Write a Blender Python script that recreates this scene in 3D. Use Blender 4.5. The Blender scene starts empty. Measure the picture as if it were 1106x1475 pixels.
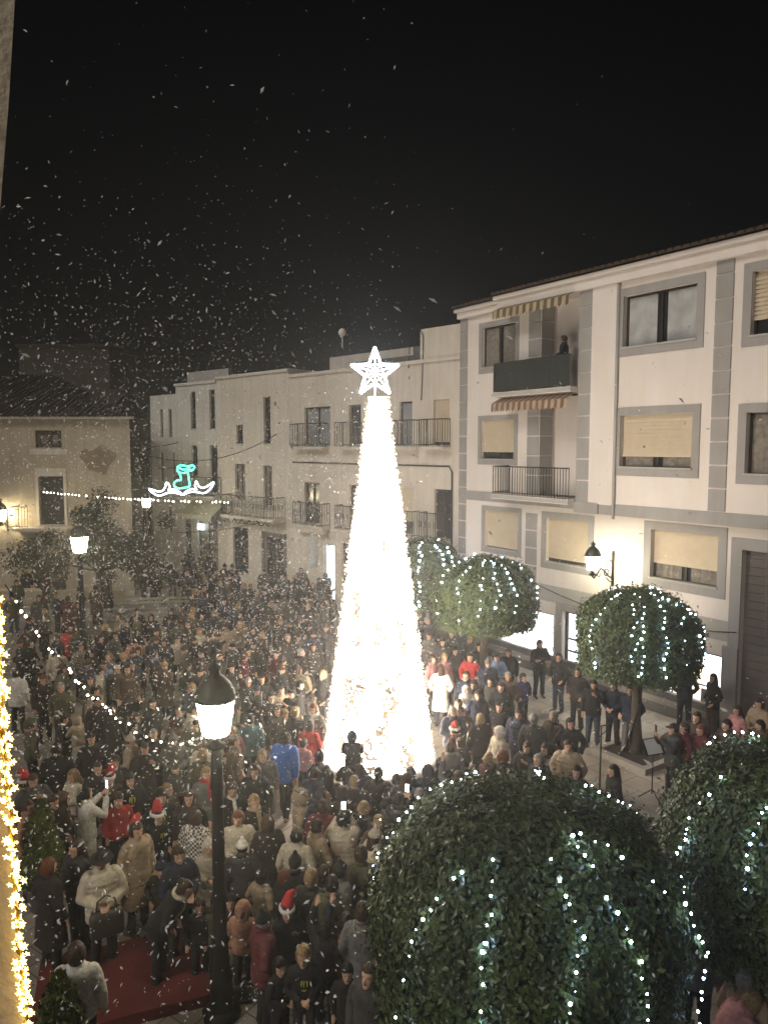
import bpy, bmesh, math, random, time
from math import sin, cos, pi, sqrt
from mathutils import Vector, Matrix, noise
R = math.radians
T0 = time.time()
sc = bpy.context.scene
COL = sc.collection
rng = random.Random(7)

# ---------------------------------------------------------------- survey of the square
# The photograph was measured with a 26 mm lens held 7.5 m above the paving and tilted 5 degrees down;
# ray() gives the sight line of a measured point so that it can be put at its own distance.
H, F, PITCH = 7.5, 1065.0, R(5)
EYE = Vector((0, 0, H))
def ray(px, py):
    x = (px - 553) / F; y = -(py - 737.5) / F
    return Vector((x, cos(PITCH) + y * sin(PITCH), -sin(PITCH) + y * cos(PITCH)))
def at_z(px, py, z=0.0):
    d = ray(px, py); return EYE + d * ((z - H) / d.z)
def at_y(px, py, Y):
    d = ray(px, py); return EYE + d * (Y / d.y)
def proj(p):
    d = Vector(p) - EYE
    f = d.y * cos(PITCH) - d.z * sin(PITCH); u = d.y * sin(PITCH) + d.z * cos(PITCH)
    return 553 + F * d.x / f, 737.5 - F * u / f

# ---------------------------------------------------------------- materials
def new_mat(name):
    m = bpy.data.materials.new(name); m.use_nodes = True
    nt = m.node_tree; b = nt.nodes['Principled BSDF']
    return m, nt, b
def sock(b, *names):
    for n in names:
        if n in b.inputs: return b.inputs[n]
def mat(name, c, rough=.7, c2=None, scale=3.0, bump=0.0, bscale=None, metal=0.0, streak=0.0, spec=.4, detail=6):
    m, nt, b = new_mat(name); N = nt.nodes.new; L = nt.links.new
    b.inputs['Roughness'].default_value = rough; b.inputs['Metallic'].default_value = metal
    sock(b, 'Specular IOR Level', 'Specular').default_value = spec
    tc = N('ShaderNodeTexCoord')
    c2 = c2 or tuple(v * .78 for v in c)
    nz = N('ShaderNodeTexNoise'); nz.inputs['Scale'].default_value = scale; nz.inputs['Detail'].default_value = detail
    L(tc.outputs['Object'], nz.inputs['Vector'])
    rp = N('ShaderNodeValToRGB'); rp.color_ramp.elements[0].position = .3; rp.color_ramp.elements[1].position = .72
    rp.color_ramp.elements[0].color = (*c2, 1); rp.color_ramp.elements[1].color = (*c, 1)
    L(nz.outputs['Fac'], rp.inputs['Fac']); out = rp.outputs['Color']
    if streak:
        mp = N('ShaderNodeMapping'); mp.inputs['Scale'].default_value = (2.2, 2.2, .22); L(tc.outputs['Object'], mp.inputs['Vector'])
        n2 = N('ShaderNodeTexNoise'); n2.inputs['Scale'].default_value = 1.6; n2.inputs['Detail'].default_value = 8; n2.inputs['Roughness'].default_value = .7
        L(mp.outputs['Vector'], n2.inputs['Vector'])
        r2 = N('ShaderNodeValToRGB'); r2.color_ramp.elements[0].position = .35; r2.color_ramp.elements[1].position = .6
        v = 1 - streak
        r2.color_ramp.elements[0].color = (v, v * .97, v * .92, 1); r2.color_ramp.elements[1].color = (1, 1, 1, 1)
        L(n2.outputs['Fac'], r2.inputs['Fac'])
        mx = N('ShaderNodeMix'); mx.data_type = 'RGBA'; mx.blend_type = 'MULTIPLY'; mx.inputs['Factor'].default_value = 1
        L(out, mx.inputs['A']); L(r2.outputs['Color'], mx.inputs['B']); out = mx.outputs['Result']
    L(out, b.inputs['Base Color'])
    if bump:
        n3 = N('ShaderNodeTexNoise'); n3.inputs['Scale'].default_value = bscale or scale * 8; n3.inputs['Detail'].default_value = 4
        L(tc.outputs['Object'], n3.inputs['Vector'])
        bp = N('ShaderNodeBump'); bp.inputs['Strength'].default_value = bump; bp.inputs['Distance'].default_value = .02
        L(n3.outputs['Fac'], bp.inputs['Height']); L(bp.outputs['Normal'], b.inputs['Normal'])
    return m
def emit(name, c, s, base=(.8, .8, .8), sample='AUTO'):
    m, nt, b = new_mat(name)
    b.inputs['Base Color'].default_value = (*base, 1)
    b.inputs['Emission Color'].default_value = (*c, 1); b.inputs['Emission Strength'].default_value = s
    try: m.cycles.emission_sampling = sample
    except Exception: pass
    return m
def cloth(name, rough=.85, amount=.35, scale=9, plaid=False, sheen=.2):
    """cloth whose colour is the object's own colour, with folds and mottling"""
    m, nt, b = new_mat(name); N = nt.nodes.new; L = nt.links.new
    b.inputs['Roughness'].default_value = rough
    sock(b, 'Specular IOR Level', 'Specular').default_value = .25
    tc = N('ShaderNodeTexCoord'); oi = N('ShaderNodeObjectInfo')
    nz = N('ShaderNodeTexNoise'); nz.inputs['Scale'].default_value = scale; nz.inputs['Detail'].default_value = 5
    L(tc.outputs['Object'], nz.inputs['Vector'])
    rp = N('ShaderNodeValToRGB'); rp.color_ramp.elements[0].position = .3; rp.color_ramp.elements[1].position = .7
    rp.color_ramp.elements[0].color = (1 - amount,) * 3 + (1,); rp.color_ramp.elements[1].color = (1.1, 1.1, 1.1, 1)
    L(nz.outputs['Fac'], rp.inputs['Fac'])
    mx = N('ShaderNodeMix'); mx.data_type = 'RGBA'; mx.blend_type = 'MULTIPLY'; mx.inputs['Factor'].default_value = 1
    L(oi.outputs['Color'], mx.inputs['A']); L(rp.outputs['Color'], mx.inputs['B']); out = mx.outputs['Result']
    if plaid:
        ck = N('ShaderNodeTexChecker'); ck.inputs['Scale'].default_value = 27; L(tc.outputs['Object'], ck.inputs['Vector'])
        m2 = N('ShaderNodeMix'); m2.data_type = 'RGBA'
        m2.inputs['B'].default_value = (.05, .047, .045, 1)
        L(ck.outputs['Fac'], m2.inputs['Factor']); L(out, m2.inputs['A']); out = m2.outputs['Result']
    L(out, b.inputs['Base Color'])
    n3 = N('ShaderNodeTexNoise'); n3.inputs['Scale'].default_value = 16; n3.inputs['Detail'].default_value = 3
    L(tc.outputs['Object'], n3.inputs['Vector'])
    bp = N('ShaderNodeBump'); bp.inputs['Strength'].default_value = .5; bp.inputs['Distance'].default_value = .03
    L(n3.outputs['Fac'], bp.inputs['Height']); L(bp.outputs['Normal'], b.inputs['Normal'])
    return m

M = {}
M['white_wall'] = mat('white_plaster', (.76, .70, .66), .9, (.70, .64, .60), .7, .15, 40, streak=.035)
M['cream_wall'] = mat('cream_plaster', (.62, .54, .44), .9, (.55, .46, .37), .8, .15, 40, streak=.12)
M['old_wall'] = mat('old_plaster', (.68, .62, .55), .92, (.59, .535, .47), .55, .25, 30, streak=.13)
M['pale_wall'] = mat('pale_plaster', (.64, .63, .59), .92, (.55, .54, .505), .7, .25, 30, streak=.14)
M['left_wall'] = mat('stained_plaster', (.53, .465, .36), .92, (.41, .35, .26), .6, .3, 26, streak=.2)
M['stain'] = mat('damp_stain', (.20, .15, .10), .95, (.28, .22, .15), 2.2, .3, 30)
M['grey_paint'] = mat('grey_paint', (.355, .34, .33), .85, (.31, .295, .285), 1.5, .1, 40, streak=.08)
M['light_grey'] = mat('light_grey_paint', (.45, .43, .40), .85, (.38, .36, .335), 1.5, .1, 40)
M['shutter'] = mat('shutter_slat', (.60, .51, .38), .6, (.54, .45, .33), 5)
M['dark_frame'] = mat('dark_frame', (.035, .028, .022), .45, (.022, .018, .015), 6)
M['brown_frame'] = mat('brown_frame', (.07, .045, .03), .5, (.045, .03, .02), 6)
M['glass'] = mat('dark_glass', (.03, .032, .035), .12, (.02, .022, .025), 2, spec=.6)
M['curtain'] = mat('curtain', (.26, .235, .20), .8, (.14, .12, .10), 9)
M['blue_glass'] = mat('pale_blind_glass', (.30, .31, .32), .25, (.22, .235, .25), 1.5, spec=.6)
M['iron'] = mat('black_iron', (.018, .018, .018), .5, (.01, .01, .01), 12, metal=.3)
M['iron_green_glow'] = mat('green_iron_with_glow', (.05, .054, .042), .5, (.03, .033, .026), 10, metal=.3)  # green iron of the lantern caps, colour lightened for the glow around them
M['tile'] = mat('clay_tile', (.085, .05, .034), .9, (.04, .025, .018), 3, .3, 20)
M['dark_roof'] = mat('dark_roof_tile', (.05, .035, .026), .95, (.028, .02, .016), 2.2, .6, 6)
M['stone'] = mat('stone', (.34, .315, .275), .85, (.25, .23, .20), 2.5, .2, 30)
M['dark_stone'] = mat('dark_stone', (.15, .14, .13), .85, (.10, .095, .09), 2.5, .2, 30)
M['garage'] = mat('dark_metal_door', (.14, .12, .105), .6, (.105, .09, .08), 1.2, streak=.2)
M['soil'] = mat('soil', (.05, .038, .028), 1, (.025, .02, .015), 8, .5, 30)
M['bark'] = mat('bark', (.10, .08, .06), .95, (.05, .04, .03), 8, .8, 20)
M['cable'] = mat('cable', (.02, .02, .02), .7)
M['curtain_reflect'] = mat('curtain_with_reflection', (.46, .46, .45), .8, (.30, .31, .31), 3)  # curtain whose lighter colour carries the reflection on the glass
M['green_cloth'] = mat('green_railing_cloth', (.045, .075, .045), .9, (.025, .045, .028), 5)
M['carpet'] = mat('red_carpet', (.135, .022, .018), .97, (.095, .016, .013), 3, .3, 60)
M['white_metal'] = mat('white_metal', (.6, .6, .6), .5)
M['cream_metal'] = mat('cream_metal', (.5, .46, .36), .5)
M['lamp_glass'] = emit('lamp_glass', (1, .90, .62), 70)
M['lamp_glass_soft'] = emit('lamp_glass_amber', (1, .83, .52), 60)
M['led_white'] = emit('cool_led', (.66, .83, 1), 45)
M['led_blue'] = emit('blue_led', (.42, .62, 1), 70)
M['led_warm'] = emit('warm_led', (1, .88, .62), 14)
M['led_gold'] = emit('gold_led', (1, .64, .15), 6.5)
M['tube_white'] = emit('white_rope_light', (.80, .86, 1), 6)
M['tube_green'] = emit('green_rope_light', (.03, .9, .5), 4.5)
M['star_tube'] = emit('star_rope_light', (.72, .90, 1), 20)
M['shop_light'] = emit('shop_light', (.93, .96, 1), 2.6)
M['shop_warm'] = emit('shop_warm_light', (1, .78, .40), 1.6)
M['screen'] = emit('phone_screen', (.85, .92, 1), 6)

def striped(name, ca, cb, width, axis=0, rough=.85):
    m, nt, b = new_mat(name); N = nt.nodes.new; L = nt.links.new
    b.inputs['Roughness'].default_value = rough
    tc = N('ShaderNodeTexCoord'); sp = N('ShaderNodeSeparateXYZ'); L(tc.outputs['Object'], sp.inputs[0])
    ma = N('ShaderNodeMath'); ma.operation = 'DIVIDE'; ma.inputs[1].default_value = width; L(sp.outputs[axis], ma.inputs[0])
    fr = N('ShaderNodeMath'); fr.operation = 'FRACT'; L(ma.outputs[0], fr.inputs[0])
    gt = N('ShaderNodeMath'); gt.operation = 'GREATER_THAN'; gt.inputs[1].default_value = .5; L(fr.outputs[0], gt.inputs[0])
    nz = N('ShaderNodeTexNoise'); nz.inputs['Scale'].default_value = 6; L(tc.outputs['Object'], nz.inputs['Vector'])
    mx = N('ShaderNodeMix'); mx.data_type = 'RGBA'; mx.inputs['A'].default_value = (*ca, 1); mx.inputs['B'].default_value = (*cb, 1)
    L(gt.outputs[0], mx.inputs['Factor'])
    m2 = N('ShaderNodeMix'); m2.data_type = 'RGBA'; m2.blend_type = 'MULTIPLY'; m2.inputs['Factor'].default_value = .5
    L(mx.outputs['Result'], m2.inputs['A']); L(nz.outputs['Fac'], m2.inputs['B'])
    L(m2.outputs['Result'], b.inputs['Base Color'])
    return m
M['awning_yellow'] = striped('yellow_striped_awning', (.55, .48, .32), (.19, .13, .06), .30)
M['awning_orange'] = striped('orange_striped_awning', (.50, .40, .30), (.25, .125, .07), .26)

def paving(name='stone_paving', rot=-55, bw=.62, rh=.40, c1=(.36, .32, .27), c2=(.27, .24, .205), cm=(.12, .105, .09)):
    m, nt, b = new_mat(name); N = nt.nodes.new; L = nt.links.new
    b.inputs['Roughness'].default_value = .75
    tc = N('ShaderNodeTexCoord'); mp = N('ShaderNodeMapping'); mp.inputs['Rotation'].default_value = (0, 0, R(rot)); L(tc.outputs['Object'], mp.inputs['Vector'])
    br = N('ShaderNodeTexBrick'); br.inputs['Scale'].default_value = 1.0; br.inputs['Brick Width'].default_value = bw; br.inputs['Row Height'].default_value = rh
    br.inputs['Mortar Size'].default_value = .012; br.inputs['Color1'].default_value = (*c1, 1); br.inputs['Color2'].default_value = (*c2, 1); br.inputs['Mortar'].default_value = (*cm, 1)
    L(mp.outputs['Vector'], br.inputs['Vector'])
    nz = N('ShaderNodeTexNoise'); nz.inputs['Scale'].default_value = .9; nz.inputs['Detail'].default_value = 9; nz.inputs['Roughness'].default_value = .65; L(tc.outputs['Object'], nz.inputs['Vector'])
    rp = N('ShaderNodeValToRGB'); rp.color_ramp.elements[0].position = .3; rp.color_ramp.elements[0].color = (.55, .52, .48, 1); rp.color_ramp.elements[1].position = .65
    L(nz.outputs['Fac'], rp.inputs['Fac'])
    mx = N('ShaderNodeMix'); mx.data_type = 'RGBA'; mx.blend_type = 'MULTIPLY'; mx.inputs['Factor'].default_value = 1
    L(br.outputs['Color'], mx.inputs['A']); L(rp.outputs['Color'], mx.inputs['B']); L(mx.outputs['Result'], b.inputs['Base Color'])
    bp = N('ShaderNodeBump'); bp.inputs['Strength'].default_value = .4; bp.inputs['Distance'].default_value = .01; L(br.outputs['Fac'], bp.inputs['Height']); bp.invert = True
    L(bp.outputs['Normal'], b.inputs['Normal'])
    return m
M['paving'] = paving()
M['pavement'] = paving('pavement_slab', 0, .95, .6, (.47, .42, .35), (.40, .355, .295), (.2, .18, .15))

# ---------------------------------------------------------------- mesh collector
class MB:
    def __init__(s): s.v = []; s.f = []; s.mi = []; s.sm = []
    def add(s, vs, fs, mi=0, smooth=False):
        o = len(s.v); s.v += [tuple(v) for v in vs]
        for f in fs: s.f.append(tuple(i + o for i in f)); s.mi.append(mi); s.sm.append(smooth)
        return s
    def box(s, x0, x1, y0, y1, z0, z1, mi=0):
        vs = [(x, y, z) for z in (z0, z1) for y in (y0, y1) for x in (x0, x1)]
        return s.add(vs, [(0, 2, 3, 1), (4, 5, 7, 6), (0, 1, 5, 4), (2, 6, 7, 3), (0, 4, 6, 2), (1, 3, 7, 5)], mi)
    def quad(s, a, b, c, d, mi=0): return s.add([a, b, c, d], [(0, 1, 2, 3)], mi)
    def tube(s, pts, r, n=6, mi=0, smooth=True, cap=True):
        pts = [Vector(p) for p in pts]; rs = r if isinstance(r, (list, tuple)) else [r] * len(pts)
        vs = []; ref = None
        for i, p in enumerate(pts):
            t = (pts[min(i + 1, len(pts) - 1)] - pts[max(i - 1, 0)])
            if t.length < 1e-9: t = Vector((0, 0, 1))
            t.normalize()
            if ref is None: ref = Vector((1, 0, 0)) if abs(t.x) < .9 else Vector((0, 1, 0))
            a = (ref - t * ref.dot(t)).normalized(); b = t.cross(a); ref = a
            rr = rs[i] if isinstance(rs[i], tuple) else (rs[i], rs[i])
            vs += [p + a * (cos(2 * pi * k / n) * rr[0]) + b * (sin(2 * pi * k / n) * rr[1]) for k in range(n)]
        fs = [(i * n + k, i * n + (k + 1) % n, (i + 1) * n + (k + 1) % n, (i + 1) * n + k) for i in range(len(pts) - 1) for k in range(n)]
        if cap: fs += [tuple(range(n))[::-1], tuple((len(pts) - 1) * n + k for k in range(n))]
        return s.add(vs, fs, mi, smooth)
    def lathe(s, prof, n=16, c=(0, 0, 0), mi=0, smooth=True, sx=1, sy=1, phase=0):
        vs = [(c[0] + r * cos(2 * pi * k / n + phase) * sx, c[1] + r * sin(2 * pi * k / n + phase) * sy, c[2] + z) for r, z in prof for k in range(n)]
        fs = [(i * n + k, i * n + (k + 1) % n, (i + 1) * n + (k + 1) % n, (i + 1) * n + k) for i in range(len(prof) - 1) for k in range(n)]
        fs += [tuple(range(n))[::-1], tuple((len(prof) - 1) * n + k for k in range(n))]
        return s.add(vs, fs, mi, smooth)
    def ball(s, c, r, n=8, m=5, mi=0, sx=1, sy=1, sz=1):
        prof = [(max(1e-4, r * sin(pi * i / m)), -r * cos(pi * i / m) * sz) for i in range(m + 1)]
        return s.lathe(prof, n, c, mi, True, sx, sy)
    def octa(s, c, r, h, mi=0):
        x, y, z = c
        return s.add([(x + r, y, z), (x, y + r, z), (x - r, y, z), (x, y - r, z), (x, y, z + h), (x, y, z - h)],
                     [(0, 1, 4), (1, 2, 4), (2, 3, 4), (3, 0, 4), (1, 0, 5), (2, 1, 5), (3, 2, 5), (0, 3, 5)], mi)
    def build(s, name, mats, parent=None, loc=None):
        me = bpy.data.meshes.new(name); me.from_pydata(s.v, [], s.f)
        for m in (mats if isinstance(mats, (list, tuple)) else [mats]): me.materials.append(m)
        me.polygons.foreach_set('material_index', s.mi); me.polygons.foreach_set('use_smooth', s.sm)
        me.update()
        return link(name, me, parent, loc)
def link(name, me, parent=None, loc=None):
    o = bpy.data.objects.new(name, me); COL.objects.link(o)
    if parent is not None: o.parent = parent
    if loc is not None: o.location = loc
    return o
def tag(o, label, cat, group=None):
    o['label'] = label; o['category'] = cat
    if group: o['group'] = group
    return o
def empty(name, loc, rz=0, label=None, cat=None, group=None):
    o = bpy.data.objects.new(name, None); COL.objects.link(o); o.location = loc; o.rotation_euler = (0, 0, rz)
    o.empty_display_size = .2
    if label: tag(o, label, cat, group)
    return o
def struct(o, kind='structure'): o['kind'] = kind; return o
def copy_obj(o, parent=None):
    c = o.copy(); COL.objects.link(c)
    if parent is not None: c.parent = parent
    return c
def catenary(a, b, sag, n=24):
    a, b = Vector(a), Vector(b)
    return [a.lerp(b, i / n) - Vector((0, 0, sag * 4 * (i / n) * (1 - i / n))) for i in range(n + 1)]

# ---------------------------------------------------------------- camera, sky, light
cam = bpy.data.cameras.new('camera'); co = bpy.data.objects.new('camera', cam); COL.objects.link(co)
co.location = EYE; co.rotation_euler = (R(90) - PITCH, 0, 0)
cam.sensor_fit = 'VERTICAL'; cam.sensor_height = 36; cam.lens = 36 * F / 1475; cam.clip_start = .05; cam.clip_end = 2000
sc.camera = co
w = bpy.data.worlds.new('World'); sc.world = w; w.use_nodes = True
nt = w.node_tree; bg = nt.nodes['Background']
sky = nt.nodes.new('ShaderNodeTexSky'); sky.sky_type = 'NISHITA'; sky.sun_disc = False
SUN_EL, SUN_AZ = R(32), R(228)      # direction towards the light, azimuth from north clockwise
sky.sun_elevation = SUN_EL; sky.sun_rotation = SUN_AZ
nt.links.new(sky.outputs['Color'], bg.inputs['Color']); bg.inputs['Strength'].default_value = .00035
sun = bpy.data.lights.new('fill_sun', 'SUN'); so = bpy.data.objects.new('fill_sun', sun); COL.objects.link(so)  # added soft fill, stands for unseen floodlights behind the viewer
sun.energy = 1.0; sun.angle = R(25); sun.color = (1, .92, .84)
d = Vector((sin(SUN_AZ) * cos(SUN_EL), cos(SUN_AZ) * cos(SUN_EL), sin(SUN_EL)))
so.rotation_euler = d.to_track_quat('Z', 'Y').to_euler(); so.location = (0, -20, 30)
sc.view_settings.view_transform = 'Standard'; sc.view_settings.look = 'None'; sc.view_settings.exposure = .42; sc.view_settings.gamma = 1
try:
    sc.cycles.use_denoising = True; sc.cycles.max_bounces = 5; sc.cycles.diffuse_bounces = 3; sc.cycles.volume_bounces = 0
    sc.cycles.sample_clamp_indirect = 4; sc.cycles.use_light_tree = True
except Exception: pass

# ---------------------------------------------------------------- ground
g = MB(); g.quad((-260, -60, 0), (260, -60, 0), (260, 400, 0), (-260, 400, 0))
struct(g.build('ground', M['paving']))
# ---------------------------------------------------------------- facades
class Facade:
    """a building whose front runs along local x and looks along local -y"""
    def __init__(s, name, origin, theta, label, cat='building'):
        s.o = Vector((origin[0], origin[1], 0)); s.th = theta
        s.u = Vector((cos(theta), sin(theta), 0)); s.n = Vector((sin(theta), -cos(theta), 0))
        s.root = empty(name, s.o, theta, label, cat)
    def px(s, px, py, out=0.0):
        d = ray(px, py); p0 = s.o + s.n * out
        t = (p0 - EYE).dot(s.n) / d.dot(s.n); p = EYE + d * t
        return (p - s.o).dot(s.u), p.z
    def rect(s, xl, xr, ytl, ybl, ytr=None, ybr=None, out=0.0):
        ytr = ytl if ytr is None else ytr; ybr = ybl if ybr is None else ybr
        a = s.px(xl, ytl, out); b = s.px(xl, ybl, out); c = s.px(xr, ytr, out); e = s.px(xr, ybr, out)
        return (a[0] + b[0]) / 2, (c[0] + e[0]) / 2, (b[1] + e[1]) / 2, (a[1] + c[1]) / 2   # x0 x1 z0 z1
    def world(s, x, y, z): return s.o + s.u * x - s.n * y + Vector((0, 0, z))

def wall(x0, x1, z0, z1, holes, y=0.0, depth=.22, mb=None, mi=0):
    """a wall sheet with real openings and their reveals"""
    mb = mb or MB()
    xs = sorted({x0, x1, *[min(max(v, x0), x1) for h in holes for v in h[:2]]}); zs = sorted({z0, z1, *[min(max(v, z0), z1) for h in holes for v in h[2:4]]})
    for i in range(len(xs) - 1):
        for j in range(len(zs) - 1):
            cx, cz = (xs[i] + xs[i + 1]) / 2, (zs[j] + zs[j + 1]) / 2
            if any(h[0] < cx < h[1] and h[2] < cz < h[3] for h in holes): continue
            mb.quad((xs[i], y, zs[j]), (xs[i + 1], y, zs[j]), (xs[i + 1], y, zs[j + 1]), (xs[i], y, zs[j + 1]), mi)
    for h in holes:
        a, b, c, d = h[:4]; e = y + (h[4] if len(h) > 4 else depth)
        mb.quad((a, y, c), (a, e, c), (b, e, c), (b, y, c), mi); mb.quad((a, y, d), (b, y, d), (b, e, d), (a, e, d), mi)
        mb.quad((a, y, c), (a, y, d), (a, e, d), (a, e, c), mi); mb.quad((b, y, c), (b, e, c), (b, e, d), (b, y, d), mi)
    return mb
def frame_mb(x0, x1, z0, z1, y, t=.06, d=.06, mull=1, trans=0, mi=0, mb=None):
    mb = mb or MB()
    mb.box(x0, x0 + t, y - d, y, z0, z1, mi); mb.box(x1 - t, x1, y - d, y, z0, z1, mi)
    mb.box(x0 + t, x1 - t, y - d, y, z0, z0 + t, mi); mb.box(x0 + t, x1 - t, y - d, y, z1 - t, z1, mi)
    for k in range(mull):
        c = x0 + (x1 - x0) * (k + 1) / (mull + 1); mb.box(c - t * .6, c + t * .6, y - d, y, z0 + t, z1 - t, mi)
    for k in range(trans):
        c = z0 + (z1 - z0) * (k + 1) / (trans + 1); mb.box(x0 + t, x1 - t, y - d + .004, y - .004, c - t * .4, c + t * .4, mi)
    return mb
def window(fac, r, y=0.0, depth=.2, surround=0.0, shut=0.0, pane='glass', fr='dark_frame', mull=1, trans=0, sill=True, curtain=False, t=.06, name='window'):
    x0, x1, z0, z1 = r; yb = y + depth
    w_ = frame_mb(x0, x1, z0, z1, yb, t, .06, mull, trans).build(name, M[fr], fac.root)
    MB().quad((x0, yb - .01, z0), (x1, yb - .01, z0), (x1, yb - .01, z1), (x0, yb - .01, z1)).build('pane', M[pane], w_)
    if curtain:
        c = MB(); n = 26
        pts = [(x0 + t + (x1 - x0 - 2 * t) * i / n, yb - .022 + .006 * sin(i * 2.4)) for i in range(n + 1)]
        for i in range(n):
            if 11 <= i <= 14: continue
            c.quad((*pts[i], z0 + t), (*pts[i + 1], z0 + t), (*pts[i + 1], z1 - t), (*pts[i], z1 - t))
        c.build('curtain', M[curtain if isinstance(curtain, str) else 'curtain'], w_)
    if shut:
        s = MB(); zb = z1 - (z1 - z0) * shut; n = max(3, int((z1 - zb) / .10)); h = (z1 - zb) / n
        for i in range(n):
            za = zb + i * h; s.quad((x0 + .01, yb - .10, za), (x1 - .01, yb - .10, za), (x1 - .01, yb - .062, za + h), (x0 + .01, yb - .062, za + h))
            s.quad((x0 + .01, yb - .062, za + h), (x1 - .01, yb - .062, za + h), (x1 - .01, yb - .10, za + h + .001), (x0 + .01, yb - .10, za + h + .001))
        s.box(x0 + .01, x1 - .01, yb - .105, yb - .08, zb - .03, zb)
        s.build('shutter', M['shutter'], w_)
    if surround:
        q = surround; s = MB(); a = y - .03
        s.box(x0 - q, x0, a, y, z0 - q, z1 + q); s.box(x1, x1 + q, a, y, z0 - q, z1 + q)
        s.box(x0, x1, a, y, z1, z1 + q); s.box(x0, x1, a, y, z0 - q, z0)
        s.build('surround', M['grey_paint'], w_)
    if sill:
        MB().box(x0 - .03, x1 + .03, y - .07, y + depth - .1, z0 - .002, z0 + .045).build('sill', M['light_grey'], w_)
    return w_
def railing(x0, x1, y0, y1, z, h=1.0, sides=(1, 1), gap=.115, curl=False):
    m = MB(); r = .011
    def run(a, b):
        a, b = Vector(a), Vector(b); n = max(2, int((b - a).length / gap))
        m.tube([a + Vector((0, 0, h)), b + Vector((0, 0, h))], .022, 6); m.tube([a + Vector((0, 0, .08)), b + Vector((0, 0, .08))], .014, 5)
        for i in range(n + 1):
            p = a.lerp(b, i / n); m.tube([p + Vector((0, 0, .0)), p + Vector((0, 0, h))], r if i % 8 else r * 1.6, 5)
            if curl and i < n and i % 2 == 0:
                q = a.lerp(b, (i + .5) / n); m.tube([q + Vector((.03 * cos(t), 0, h * .55 + .12 * sin(t))) for t in [k * .7 for k in range(10)]], .008, 4)
    run((x0, y0, z), (x1, y0, z))
    if sides[0]: run((x0, y1, z), (x0, y0, z))
    if sides[1]: run((x1, y0, z), (x1, y1, z))
    return m

# ================================================================ right apartment block
P = at_z(1040, 1052); th = math.atan2(-1, .685)
RB = Facade('apartment_block', P, th, 'white three storey apartment block with grey window bands and striped awnings')
rb = RB.root; OUT = .45
XL = RB.px(662, 600)[0]; XR = RB.px(1290, 640)[0]; XB = RB.px(720, 560, OUT)[0]
ZT = (RB.px(662, 448)[1] + RB.px(1100, 352, OUT)[1]) / 2
zb0 = (RB.px(832.6, 737, OUT)[1] + RB.px(1106, 764.6, OUT)[1]) / 2; zb1 = zb0 + .34
def z1(x, y): return 640 + x / 2.3734, 320 + y / 2.3734
def z2(x, y): return 640 + x / 2.3734, 700 + y / 2.3734
def RR(f, xl, xr, ytl, ybl, ytr, ybr, out=0.0):
    a, b = f(xl, ytl), f(xr, ytr); c, e = f(xl, ybl), f(xr, ybr)
    return RB.rect(a[0], b[0], a[1], c[1], b[1], e[1], out)
W1 = RR(z1, 612, 862, 250, 430, 210, 405, OUT); W2 = RR(z1, 612, 853, 657, 838, 655, 850, OUT)
W3 = RR(z1, 1050, 1290, 172, 385, 120, 372, OUT); W4 = RR(z1, 1036, 1290, 652, 855, 640, 885, OUT)
W1 = (W1[0], W1[1], W1[2], W1[3]); W2 = (W1[0], W1[1], W2[2], W2[3]); W4 = (W3[0], W3[1], W4[2], W4[3])
WL1 = RR(z1, 130, 243, 360, 500, 343, 490); WL2 = (WL1[0], WL1[1], *RR(z1, 130, 243, 680, 812, 672, 815)[2:])
M1 = RR(z2, 138, 252, 85, 212, 88, 226); M2 = RR(z2, 347, 492, 112, 258, 118, 286); M3 = RR(z2, 705, 934, 150, 318, 170, 350)
SH1 = RR(z2, 190, 372, 405, 560, 430, 610); DR = RR(z2, 402, 520, 430, 700, 445, 790); SH2 = RR(z2, 600, 946, 500, 700, 578, 828); GA = RR(z2, 1008, 1330, 212, 800, 260, 900)
SH1 = (SH1[0], SH1[1], SH1[2], SH1[3]); SH2 = (SH2[0], SH2[1], SH2[2], SH2[3]); GA = (GA[0], GA[1], 0.02, GA[3]); DR = (DR[0], DR[1], .25, DR[3])
print('RB', XL, XR, XB, ZT, zb0); [print(n, [round(v, 2) for v in r]) for n, r in dict(W1=W1, W2=W2, W3=W3, W4=W4, WL1=WL1, WL2=WL2, M1=M1, M2=M2, M3=M3, SH1=SH1, DR=DR, SH2=SH2, GA=GA).items()]
QX0 = RB.px(*z1(457, 600), OUT)[0]; QX1 = RB.px(*z1(503, 600), OUT)[0]; BX1 = RB.px(*z1(585, 600), OUT)[0]
QR0 = RB.px(*z1(915, 600), OUT)[0]; QR1 = RB.px(*z1(974, 600), OUT)[0]
PI0 = RB.px(*z1(290, 400))[0]; PI1 = RB.px(*z1(328, 400))[0]
zf2 = RB.px(*z1(330, 590), OUT)[1]; zf1 = RB.px(*z1(330, 955), OUT)[1]       # balcony slab undersides
zs2, zs1 = zf2 + .16, zf1 + .16
za2 = RB.px(*z1(330, 262), OUT)[1]; za1 = zf2
print('balcony', QX0, QX1, BX1, QR0, QR1, PI0, PI1, zs2, zs1, za2)
lo = [(PI1 + .02, QX0, zs1, zf2, .75), (PI1 + .02, QX0, zs2, za2 + .1, .75)]
w1 = wall(XL, QX0 + .3, zb0 + .02, ZT, [WL1, WL2] + lo)                          # recessed left wall with the loggia
w1 = wall(XL, XR, 0, zb0 + .02, [M1, M2, M3, SH1 + (.5,), DR, SH2 + (.9,), GA], mb=w1)      # lower storeys
w1 = wall(QX0, XR, zb0, ZT, [W1, W2, W3, W4], y=-OUT, mb=w1)                     # upper storeys stand forward
w1.quad((QX0, -OUT, zb0), (QX0, -OUT, ZT), (QX0, 0, ZT), (QX0, 0, zb0))
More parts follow.
